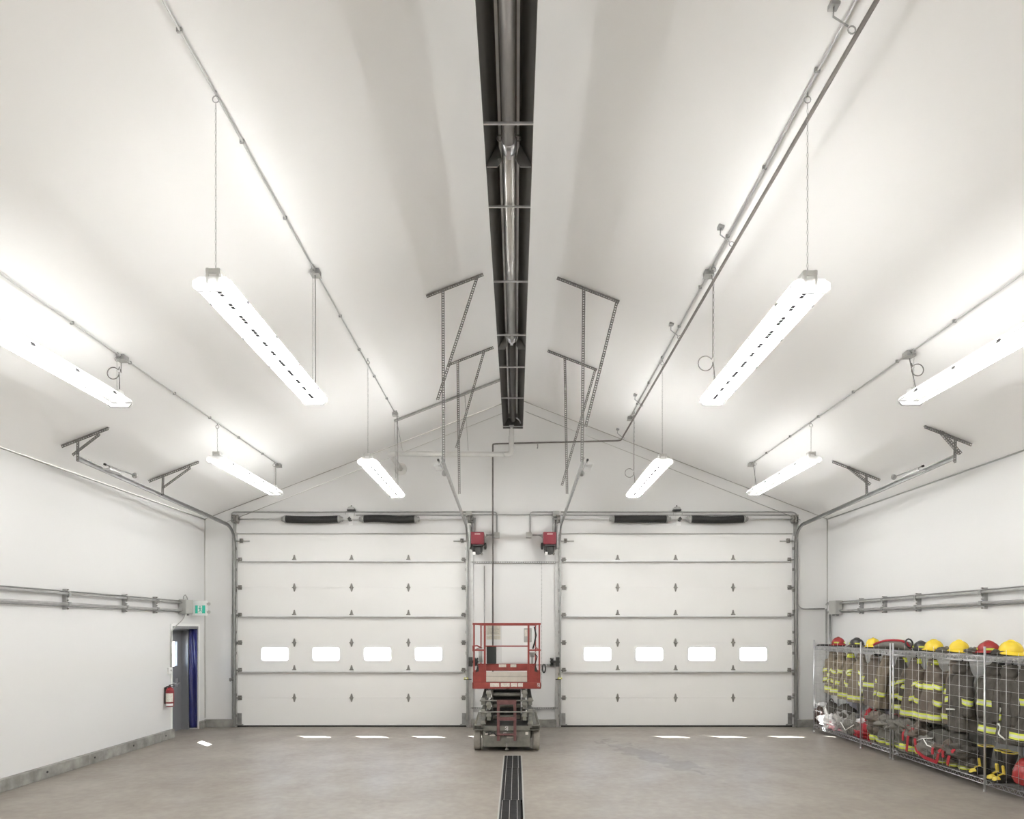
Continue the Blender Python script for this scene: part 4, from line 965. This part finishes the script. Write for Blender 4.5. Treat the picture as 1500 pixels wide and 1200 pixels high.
# end grid at the far end
m = MB()
for k in range(5): x = RX0+.1*k+.05; m.tube([(x, 13.44, .2), (x, 13.44, 1.9)], .0022, 4)
z = .3
while z < 1.9: m.tube([(RX0, 13.44, z), (RX1, 13.44, z)], .0022, 4); z += .12
whole('end_grid', m, GALVL, 'wire grid closing the far end of the racks by the corner', 'grid')

# jackets. Built in a local frame: collar at the origin, hanging down; local x along the rack, local -y towards the aisle
def jacket(zpos, label, fabric, seed, L=.9, wide=.24, lean=0.0, bands=(.42, .84), sl=(.12, .1), sband=(.42, .56), yoke=None, xo=0.0, collar=True, piping=None, hood=False, patch=None, dz=0.0):
    rnd = random.Random(seed); X = RX0+.25+xo; r = thing('turnout_jacket', label, 'jacket', (X, zpos, TOPZ-.10+dz), 'turnout jackets on the racks', rz=-PI/2)
    def prof(t):
        # half width, half depth, at fraction t of the length
        if t < .10: k = t/.10; return (.055+.03*k, .05+.012*k)
        if t < .24: k = (t-.10)/.14; k = k*k*(3-2*k); return (.085+(wide*.80-.085)*k, .062+.025*k)
        k = (t-.24)/.76; return (wide*(.80+.24*k), .087+.05*k)
    off = Vector((seed*3.7, seed*1.9, 0))
    def surf(t, th, inf=0.0):
        a, b = prof(t); g = min(1, max(0, (t-.15)/.5))
        w = 1+g*(.10*math.sin(th*5+seed+t*2.0)+.06*math.sin(th*9+seed*2-t*3))+.16*noise.noise(Vector((math.cos(th)*1.4, math.sin(th)*1.4, t*3.2))+off)
        x = math.cos(th)*(a*w+inf); y = math.sin(th)*(b*w*1.15+inf)
        return (x+lean*t*L, y-.02*math.sin(t*6+seed), -t*L)
    m = MB().grid(lambda u, v: surf(v, 2*PI*u), 40, 34, cu=True)
    body = part('body', m, fabric, r, local=True)
    def band(f, t0, t1, nm='reflective_band', par=body):
        b = MB(); q = [t0, t0+(t1-t0)*.3, t0+(t1-t0)*.7, t1]
        for i in range(3):
            b.cur = 1 if i == 1 else 0; b.grid(lambda u, v: f(q[i]+(q[i+1]-q[i])*v, 2*PI*u), 40 if par == body else 16, 2, cu=True)
        part(nm, b, [HIVIS, SILV], par, local=True)
    for t in bands: band(lambda t, th: surf(t, th, .006), t, t+.085)
    for sx in (-1, 1):
        spread = sl[0 if sx < 0 else 1]
        A = Vector((sx*wide*.66, -.02, -.19*L)); B = Vector((sx*(wide*.80+spread*.5)+lean*.4, -.06, -.45*L)); C = Vector((sx*(wide*.74+spread)+lean*.65, -.075, -.76*L))
        def spt(t):
            if t < .5: k = t*2; return A.lerp(B, k)
            return B.lerp(C, (t-.5)*2)
        def ss(t, th, inf=0.0):
            c = spt(t); rr = (.082-.018*t)*(1+.10*math.sin(th*3+t*14+seed)+.12*noise.noise(Vector((math.cos(th), math.sin(th), t*5+sx))+off))+inf
            return (c.x+math.cos(th)*rr, c.y+math.sin(th)*rr*.85, c.z+math.cos(th)*rr*-.25*sx)
        s = MB().grid(lambda u, v: ss(v, 2*PI*u), 18, 20, cu=True)
        n = 18; o = len(s.v)-n*20; s.f.append(tuple(i*20+19 for i in range(n))); s.mi.append(0); s.sm.append(False); s.f.append(tuple(i*20 for i in range(n))[::-1]); s.mi.append(0); s.sm.append(False)
        sp = part('sleeve', s, fabric, r, local=True)
        for t in sband: band(lambda t, th: ss(t, th, .006), t, t+.13, par=sp)
    if collar:
        c = MB().grid(lambda u, v: ((.072+.02*v)*math.cos(2*PI*u)*(1+.12*math.sin(6*u*PI)), (.05+.014*v)*math.sin(2*PI*u), -.015-.075*v), 20, 4, cu=True)
        part('collar', c, HIVIS if collar == 'y' else fabric, r, local=True, solid=.008)
    if hood: part('hood', MB().blob((0, -.03, -.12), .12, .09, .12, seed, .15), fabric, r, local=True)
    part('hook_loop', MB().tube([(0, 0, -.02), (.012, 0, .02), (.0, 0, .045), (-.012, 0, .02), (0, 0, -.02)], .005, 5), BLACK, r, local=True)
    if piping:
        pts = [surf(a[0]+(b[0]-a[0])*q/6, a[1]+(b[1]-a[1])*q/6, .012) for a, b in zip(piping, piping[1:]) for q in range(7)]; part('piping', MB().tube([p for i, p in enumerate(pts) if i == 0 or (Vector(p)-Vector(pts[i-1])).length > 1e-4], .010, 6), PIPING, r, local=True, label='white piping')
    if patch:
        t0, t1, a0, a1 = patch; pm = MB().grid(lambda u, v: surf(t0+(t1-t0)*v, a0+(a1-a0)*u, .010), 8, 8); part('patch', pm, SILV, r, local=True, label='silver reflective patch')
    return r
def zp(px, X=6.48): return F*X/(px-CX)
jacket(zp(1221), 'tan turnout jacket hung first at the far corner end of the racks', TAN, 1, .84, .20, sl=(.02, .03), bands=(.52, .84), sband=(.45, .82))
jacket(zp(1234), 'tan turnout jacket second from the far corner end', TAN, 2, .86, .17, lean=-.14, bands=(.85,), sband=(.38, .82), sl=(.12, -.02))
jacket(zp(1246), 'tan turnout jacket third from the far corner end, sleeve swung forward', TAN, 3, .9, .18, lean=-.12, bands=(.86,), sband=(.4, .8), collar='y', sl=(.14, -.02))
jacket(zp(1260), 'tan turnout jacket fourth from the corner, behind the thin mid post', TAN, 4, .92, .22, lean=-.08, bands=(.86,), sband=(.30, .68), sl=(.13, .10))
jacket(zp(1281), 'brown turnout jacket hung under the yellow helmet nearest the corner', BRN, 5, .92, .24, bands=(.55,), sband=(.5, .9), lean=.03, sl=(.06, .14))
jacket(zp(1299), 'limp turnout jacket bunched against the double posts, cuff band low', TAN, 6, .94, .12, lean=-.15, bands=(), sband=(.86,), sl=(-.02, -.02), collar=False)
jacket(zp(1322), 'dark turnout jacket just right of the double posts', CHAR, 7, .95, .15, bands=(.52, .84), sband=(.5, .85), sl=(.0, .0), collar='y')
jacket(zp(1346), 'brown turnout jacket with wide sleeve bands under two helmets', BRN, 8, .96, .24, bands=(.88,), sband=(.40, .82), lean=-.06, collar='y', xo=-.04, sl=(.22, .03))
jacket(zp(1371), 'brown turnout jacket with open yellow-lined collar beside the dark hanging coat', BRN, 9, .96, .25, bands=(.40, .87), sband=(.38, .80), lean=.0, collar='y', xo=-.05, sl=(.20, .05))
jacket(zp(1393), 'brown turnout jacket half hidden left of the dark hanging coat', BRN, 10, .95, .18, bands=(.45, .84), sband=(.4, .84), xo=.05, sl=(.02, .10))
jacket(zp(1414), 'dark coat with a white piping curve beside the rack post', CHAR, 11, 1.0, .20, bands=(), sband=(.62,), sl=(.0, .06), hood=True, piping=[(.86, -3.1), (.76, -2.9), (.71, -2.4), (.70, -1.9), (.69, -1.3)], xo=-.04)
jacket(zp(1458, 6.45), 'charcoal turnout jacket with two wide bands hung just right of the post', CHAR, 12, .98, .25, bands=(.50, .86), sband=(), sl=(-.04, -.04), hood=True, xo=-.03)
jacket(zp(1483, 6.42), 'charcoal coat with silver patch and white piping near the photo edge', CHAR, 13, 1.02, .19, bands=(), sband=(), sl=(.02, .02), hood=True, xo=-.06, piping=[(.50, -3.0), (.66, -2.8), (.78, -2.2), (.88, -1.7), (.94, -1.2)], patch=(.55, .78, -2.4, -1.8))
jacket(zp(1503, 6.42), 'charcoal turnout jacket cut off by the right photo edge', CHAR, 14, .98, .24, bands=(.42, .86), sband=(.4, .84), xo=-.03)
jacket(zp(1545, 6.45), 'brown turnout jacket beyond the right photo edge on the nearest rack', BRN, 15, .98, .26, bands=(.42, .86), sband=(.4, .84))
# clothes clips on the rail
for k, (px, w1) in enumerate(((1284, 'left of the double posts'), (1459, 'near the photo edge'))):
    y = zp(px); m = MB()
    for d in (0, .12): m.cyl((RX0+.22, y-d, TOPZ-.09), (RX0+.22, y-d-.05, TOPZ-.09), .028, 8)
    whole('spring_clamp', m, BLACK, 'black clamp on the hanging rail %s' % w1, 'clamp')
m = MB().prism([(-.16, 0), (.16, 0), (.15, -.12), (.02, -.5), (-.02, -.5), (-.15, -.12)], lambda u, v, t: (RX1-.12-t, zp(1299)+u-.03, TOPZ-.07+v), 0, .02)
whole('white_cloth', m, CLW, 'white cloth hanging like a funnel left of the double posts', 'cloth')

def strap(mb, pts, wd=.035):
    pts = rounded(pts, .06, 4)
    for a, b in zip(pts, pts[1:]):
        if (b-a).length > 1e-4: mb.bar(a, b+(b-a)*.1, wd, .007, (1, 0, .05))
    return mb
# helmets
def helmet(px, shell, label, seed, tilt=0.0, rot=0.0, mark=True, X=6.48, s=1.0):
    y = zp(px, X); r = thing('fire_helmet', label, 'helmet', (X, y, TOPZ+.012), 'helmets on top of the racks', rz=rot)
    def dome(u, v):
        th = 2*PI*u; ph = PI/2*v; a, b, h = .145*s, .115*s, .135*s
        rr = math.sin(ph); rid = 1+.03*abs(math.cos(2*th))**6*math.sin(ph*2)
        return (a*rr*math.cos(th)*rid, b*rr*math.sin(th)*rid, .05*s+h*math.cos(ph)**.85*rid)
    part('shell', MB().grid(dome, 28, 14, cu=True), shell, r, local=True)
    def brim(u, v):
        th = 2*PI*u; back = max(0, -math.cos(th)); ext = .035+.055*back**2+.012*max(0, math.cos(th))
        a, b = .14+ext*v, .112+ext*v*.8; return (a*s*math.cos(th), b*s*math.sin(th), (.055-.028*v*(1+.6*back))*s)
    bb = part('brim', MB().grid(brim, 32, 4, cu=True), shell, r, local=True, solid=.006)
    part('crest', MB().tube([(.13*math.cos(t)*s, 0, (.055+.135*math.sin(t))*s) for t in [PI*k/12 for k in range(1, 12)]], .010*s, 6), shell, r, local=True)
    part('liner', MB().lathe([(.11*s, 0), (.128*s, .006), (.125*s, .032*s)], n=20), BLACK, r, local=True)
    if mark:
        mk = MB()
        for k in range(4):
            t0 = k*PI/2+.35
            mk.grid(lambda u, v: (.149*s*math.cos(t0+u*.8), .119*s*math.sin(t0+u*.8), (.065+.028*v)*s), 6, 3)
        part('reflective_mark', mk, HIVIS, r, local=True)
    return r
helmet(1228, FRED, 'red fire helmet farthest along the racks, nearest the corner', 1, rot=-1.6)
helmet(1255, FBLK, 'black helmet with yellow marks beside the red corner helmet', 2, rot=-1.2, s=.95)
helmet(1279, FYEL, 'yellow fire helmet between the black helmet and the red-edged bag', 3, rot=-1.9, mark=False)
helmet(1349, FBLK, 'dark helmet with lime marks right of the red-edged bag', 4, rot=-1.3, s=.85)
helmet(1368, FYEL, 'yellow fire helmet right of the dark helmet with lime marks', 5, rot=1.7, mark=False)
helmet(1405, FYEL, 'yellow fire helmet left of the second red helmet', 6, rot=1.6, mark=False)
helmet(1448, FRED, 'red fire helmet with yellow mark above the near post', 7, rot=-1.4)
helmet(1481, FYEL, 'yellow fire helmet nearest the right photo edge', 8, rot=1.5, mark=False, s=1.08)
# red edged bag
ya, yb = zp(1283, 6.45), zp(1335, 6.45)
r = thing('gear_bag', 'long grey gear bag with red trim lying on the far rack top', 'bag', (6.46, (ya+yb)/2, TOPZ+.01))
def bagf(u, v):
    y = ya+(yb-ya)*v; th = 2*PI*u; h = .05+.055*v; e = math.sin(PI*min(1, max(0, v*1.02)))**.35
    return (6.46+.17*math.cos(th)*e, y, TOPZ+.012+h*e+h*e*math.sin(th)*(1+.15*noise.noise(Vector((u*4, v*5, 2)))))
part('bag_body', MB().grid(bagf, 20, 20, cu=True), KHA, r)
part('red_trim', MB().tube([Vector(bagf(.40-.10*k/12, k/12))+Vector((-.008, 0, .012)) for k in range(13)], .02, 6), REDC, r)
part('black_trim', MB().tube([Vector(bagf(.28, k/12))+Vector((0, 0, .008)) for k in range(6, 13)], .012, 6), BLACK, r)
part('end_loop', MB().tube(arc((6.40, yb-.02, TOPZ+.13), (1, .3, 0), (0, .2, 1), .07, 0, 2*PI, 12), .014, 6, closed=True), STEELD, r)
r = thing('flat_cap', 'flat black peaked item on the far corner of the rack top', 'cap', (6.5, 13.25, TOPZ+.01))
part('top', MB().lathe([(.02, .0), (.15, .005), (.16, .02), (.12, .035), (.02, .04)], (6.36, 13.22, TOPZ+.01), n=16), BLACK, r)
for k, (px, mtl, lab) in enumerate(((1386, KHA, 'crumpled grey gloves between two yellow helmets'), (1427, KHA, 'crumpled grey hood left of the second red helmet'), (1465, CHAR, 'dark gloves between the red helmet and the last yellow helmet'))):
    whole('glove_pile', MB().blob((6.40, zp(px, 6.4), TOPZ+.045), .11, .10, .05, 30+k, .5, 2.2), mtl, lab, 'gloves', base=(6.40, zp(px, 6.4), TOPZ+.008))

# lower shelf: things are built in world space on z = BOTZ
def lump(name, px, X, sx, sy, sz, mtl, label, cat, seed, amp=.3, nf=1.8, dz=0, extra=None, y=None):
    y = y or zp(px, X); base = (X, y, BOTZ+.008+dz)
    r = thing(name, label, cat, base); part('body', MB().blob((X, y, BOTZ+sz*.72+.01+dz), sx, sy, sz, seed, amp, nf, 24), mtl, r)
    return r, y
def pants(px, X, label, seed, fab=KHA, red=1, h=.42, rz=0.0):
    y = zp(px, X); r = thing('bunker_pants', label, 'trousers', (X, y, BOTZ+.01), 'turnout trousers folded down over boots', rz=rz)
    for sy in (-1, 1):
        def leg(u, v, inf=0.0, sy=sy):
            th = 2*PI*u; k = .095+.03*math.sin(v*9+seed)*(v > .25)+.03*v; k *= 1+.12*math.sin(th*4+v*6+seed)*v+.15*noise.noise(Vector((math.cos(th), math.sin(th), v*4+seed)))
            k += inf; return (math.cos(th)*k-.03*v, sy*.105+math.sin(th)*k*.85, h*v)
        m = MB().grid(lambda u, v: leg(u, v), 22, 20, cu=True); m.f.append(tuple(i*20+19 for i in range(22))); m.mi.append(0); m.sm.append(True)
        lg = part('leg', m, fab, r, local=True)
        b = MB()
        for i, (a, c) in enumerate(((.10, .17), (.17, .23), (.23, .30))):
            b.cur = 1 if i == 1 else 0; b.grid(lambda u, v: leg(u, a+(c-a)*v, .006), 22, 2, cu=True)
        part('reflective_band', b, [HIVIS, SILV], lg, local=True)
    part('waist', MB().blob((0, 0, h*.95), .18, .24, .14, seed+40, .4, 2.0, 22), fab, r, local=True)
    if red:
        for sp in ([(-.13, -.06, h*1.15), (-.19, -.03, h*.8), (-.175, .02, h*.35), (-.165, .05, .05)], [(-.1, .1, h*1.2), (-.17, .14, h*.9), (-.18, .12, h*.55)]): part('suspender', strap(MB(), sp, .05), REDC, r, local=True)
    return r
lump('leather_bag', 1201, 6.36, .10, .16, .20, mat('brown_leather', (.09, .055, .045), .6, var=.3), 'brown slouched bag at the far bottom corner of the racks', 'bag', 51, .3)
lump('white_hat', 1205, 6.5, .12, .12, .06, CLW, 'white cap on top of the brown bag in the corner', 'cap', 52, .2, dz=.33)
r_, y_ = lump('tote_bag', 1218, 6.5, .14, .22, .21, CHAR, 'dark tote bag with loop handle behind the white cloths', 'bag', 53, .15, dz=.12)
part('handle', MB().tube(arc((6.5, y_, BOTZ+.46), (0, 1, 0), (0, 0, 1), .10, 0, PI, 10), .012, 6), CHAR, r_)
lump('white_cloth', 1215, 6.34, .12, .30, .14, CLW, 'heap of white cloth on the far bottom shelf', 'cloth', 54, .5, 2.4)
lump('pink_cloth', 1222, 6.30, .07, .22, .07, mat('pink_cloth', (.72, .40, .44), .8, bump=.4), 'pink and white cloth spilling at the shelf edge', 'cloth', 55, .5, 2.4)
r_, y_ = lump('backpack', 1240, 6.50, .17, .32, .24, CHAR, 'black backpack behind the pale crumpled jacket', 'bag', 56, .25, dz=.1)
lump('crumpled_jacket', 1233, 6.36, .12, .24, .19, mat('pale_grey_fabric', (.42, .40, .38), .8, var=.2, bump=.4), 'pale grey crumpled jacket on the far bottom shelf', 'jacket', 57, .5, 2.2)
r_, y_ = lump('open_duffel', 1254, 6.36, .16, .30, .22, KHA, 'open dark duffel bag with white V piping', 'bag', 58, .25)
part('piping', MB().tube([(6.20, y_+.25, BOTZ+.22), (6.185, y_+.05, BOTZ+.10), (6.20, y_-.22, BOTZ+.24)], .009, 6), PIPING, r_)
part('mouth', MB().blob((6.42, y_, BOTZ+.34), .12, .24, .07, 59, .2), BLACK, r_)
lump('white_hat', 1264, 6.34, .10, .13, .06, CLW, 'white cap on the duffel bag beside the mid post', 'cap', 60, .2, dz=.26)
lump('red_bag', 1263, 6.33, .10, .20, .10, REDC, 'low red bag on the shelf behind the mid post', 'bag', 61, .3)
lump('red_coat', 1279, 6.42, .15, .18, .30, REDC, 'bright red coat heaped right of the thin mid post', 'coat', 62, .35)
lump('crumpled_jacket', 1281, 6.55, .14, .30, .22, KHA, 'grey jacket bundled at the back beside the red coat', 'jacket', 63, .35, dz=.12)
pants(1288, 6.36, 'brown trousers with yellow cuffs beside the bright red coat', 3, BRN, 0)
pants(1303, 6.36, 'grey trousers with yellow cuffs left of the double posts', 5, KHA, 0)
pants(1316, 6.38, 'grey trousers folded just behind the double posts', 6, KHA, 0, .38)
lump('red_bundle', 1318, 6.55, .13, .34, .16, REDC, 'dark red bundle on the back of the shelf past the double posts', 'bundle', 64, .45, 2.4, dz=.28)
pants(1333, 6.37, 'grey trousers with wide yellow cuffs right of the double posts', 8, KHA, 0, .42)
pants(1346, 6.38, 'grey trousers with red suspenders left of the big dark bag', 9, BRN, 1, .38)
r_, y_ = lump('helmet_bag', 1363, 6.5, .16, .20, .2, KHA, 'grey hood and straps behind the red-suspender trousers', 'bag', 65, .4, dz=.12)
r_, y_ = lump('turnout_bundle', 1366, 6.33, .13, .26, .20, KHA, 'crumpled grey turnout bundle with red straps under it', 'bundle', 66, .4)
part('red_strap', strap(MB(), [(6.20, y_+.22, BOTZ+.30), (6.19, y_+.18, BOTZ+.12), (6.2, y_-.02, BOTZ+.05), (6.2, y_-.28, BOTZ+.04)], .05), REDC, r_)
part('piping', MB().tube([(6.22, y_+.2, BOTZ+.27), (6.21, y_+.05, BOTZ+.33), (6.25, y_-.15, BOTZ+.37)], .008, 6), PIPING, r_)
r_, y_ = lump('dark_coat_heap', 1391, 6.42, .20, .34, .25, mat('heap_charcoal', (.075, .07, .06), .85, var=.25, bump=.5), 'big dark coat heap with a white piping line, spikes on top', 'coat', 67, .28, 1.6, dz=.10)
part('piping', MB().tube([(6.22, y_+.30, BOTZ+.33), (6.20, y_+.18, BOTZ+.25), (6.195, y_, BOTZ+.24), (6.2, y_-.15, BOTZ+.26), (6.24, y_-.32, BOTZ+.25)], .009, 6), PIPING, r_)
pants(1392, 6.34, 'trousers with yellow cuffs and red straps under the dark coat heap', 12, BRN, 1, .26)
pants(1408, 6.34, 'trousers with curved yellow cuff at the near end of the dark heap', 13, CHAR, 1, .26)
lump('dark_hood', 1423, 6.4, .13, .17, .14, CHAR, 'dark crumpled hood left of the rack post', 'hood', 68, .35)
# rubber boots
def boot(y, X, label, rz=PI):
    r = thing('rubber_boot', label, 'boot', (X, y, BOTZ+.01), 'black rubber boots', rz=rz)
    secs = [(.0, .02, .06, .045), (0, .10, .06, .05), (.0, .2, .062, .055), (-.005, .30, .075, .065), (-.01, .39, .088, .078)]
    def shaft(u, v, inf=0):
        k = v*(len(secs)-1); i = min(int(k), len(secs)-2); f = k-i; a = [secs[i][q]*(1-f)+secs[i+1][q]*f for q in range(4)]
        th = 2*PI*u; return (a[0]+math.cos(th)*(a[2]+inf), math.sin(th)*(a[3]+inf), a[1])
    part('shaft', MB().grid(lambda u, v: shaft(u, v), 20, 14, cu=True), RUB, r, local=True, solid=.005)
    def foot(u, v):
        th = 2*PI*u; x = -.06+.26*v; h = .12*(1-v)+.055*v if v < .9 else .05*(1-v)/.1*.8+.012; wd = .045+.012*math.sin(v*PI*1.1); e = math.sin(min(1, (1-v)/.12)*PI/2)*min(1, .55+v*6)
        return (x, math.cos(th)*wd*e, max(0.0, h/2+math.sin(th)*h/2*(.4+.6*e)))
    part('foot', MB().grid(foot, 16, 16, cu=True), RUB, r, local=True)
    part('sole', MB().prism([(-.07, -.04), (.05, -.045), (.15, -.052), (.2, -.035), (.215, 0), (.2, .035), (.15, .052), (.05, .045), (-.07, .04)], lambda u, v, t: (u, v, t), 0, .022), RUB, r, local=True)
    part('toe_cap', MB().grid(lambda u, v: tuple(Vector(foot(u*.5, .72+.26*v))*1.0+Vector((.003, 0, .006))), 12, 8), BYEL, r, local=True, solid=.004)
    part('instep_trim', MB().prism([(.055, .10), (.07, .105), (.085, .21), (.07, .22)], lambda u, v, t: (u, t, v), -.02, .02).bar((.07, 0, .115), (.13, 0, .09), .03, .010), BYEL, r, local=True)
    part('top_rim', MB().tube([shaft(k/20, 1, .003) for k in range(20)], .008, 6, closed=True), BYEL, r, local=True)
boot(zp(1441, 6.42), 6.44, 'black rubber boot right of the near post, partly behind the others', PI-.2)
boot(zp(1461, 6.36), 6.42, 'middle black rubber boot with yellow toe trim', PI+.1)
boot(zp(1474, 6.36), 6.40, 'front black rubber boot with yellow toe and round badge', PI-.15)
lump('grey_bag', 1489, 6.5, .10, .12, .2, mat('grey_green_bag', (.30, .31, .27), .7, var=.1), 'grey green bag behind the front rubber boot', 'bag', 70, .2)
lump('red_bag', 1502, 6.40, .13, .14, .19, FRED, 'glossy red bag at the right photo edge beside the boots', 'bag', 71, .12, dz=.02)
# pale papers and towels along the back of the racks
for k, (px, mtl, sy, z0, lab) in enumerate(((1247, CLP, .42, .52, 'pale lavender towel behind the black backpack'), (1274, CLW, .28, .5, 'white folded towels at the back beside the mid post'), (1293, CLP, .42, .48, 'lavender towel hung at the back left of the double posts'), (1340, CLP, .45, .42, 'lavender towel hung behind the grey trousers'), (1362, CLP, .18, .42, 'narrow lavender towel behind the helmet bag'))):
    y = zp(px, 6.68)
    m = MB().grid(lambda u, v: (6.68+.012*math.sin(u*14+k)+.01*v, y-sy/2+sy*u, BOTZ+.1+z0*v), 24, 8); o = whole('hung_towel', m, mtl, lab, 'towel'); o.modifiers.new('s', 'SOLIDIFY').thickness = .02
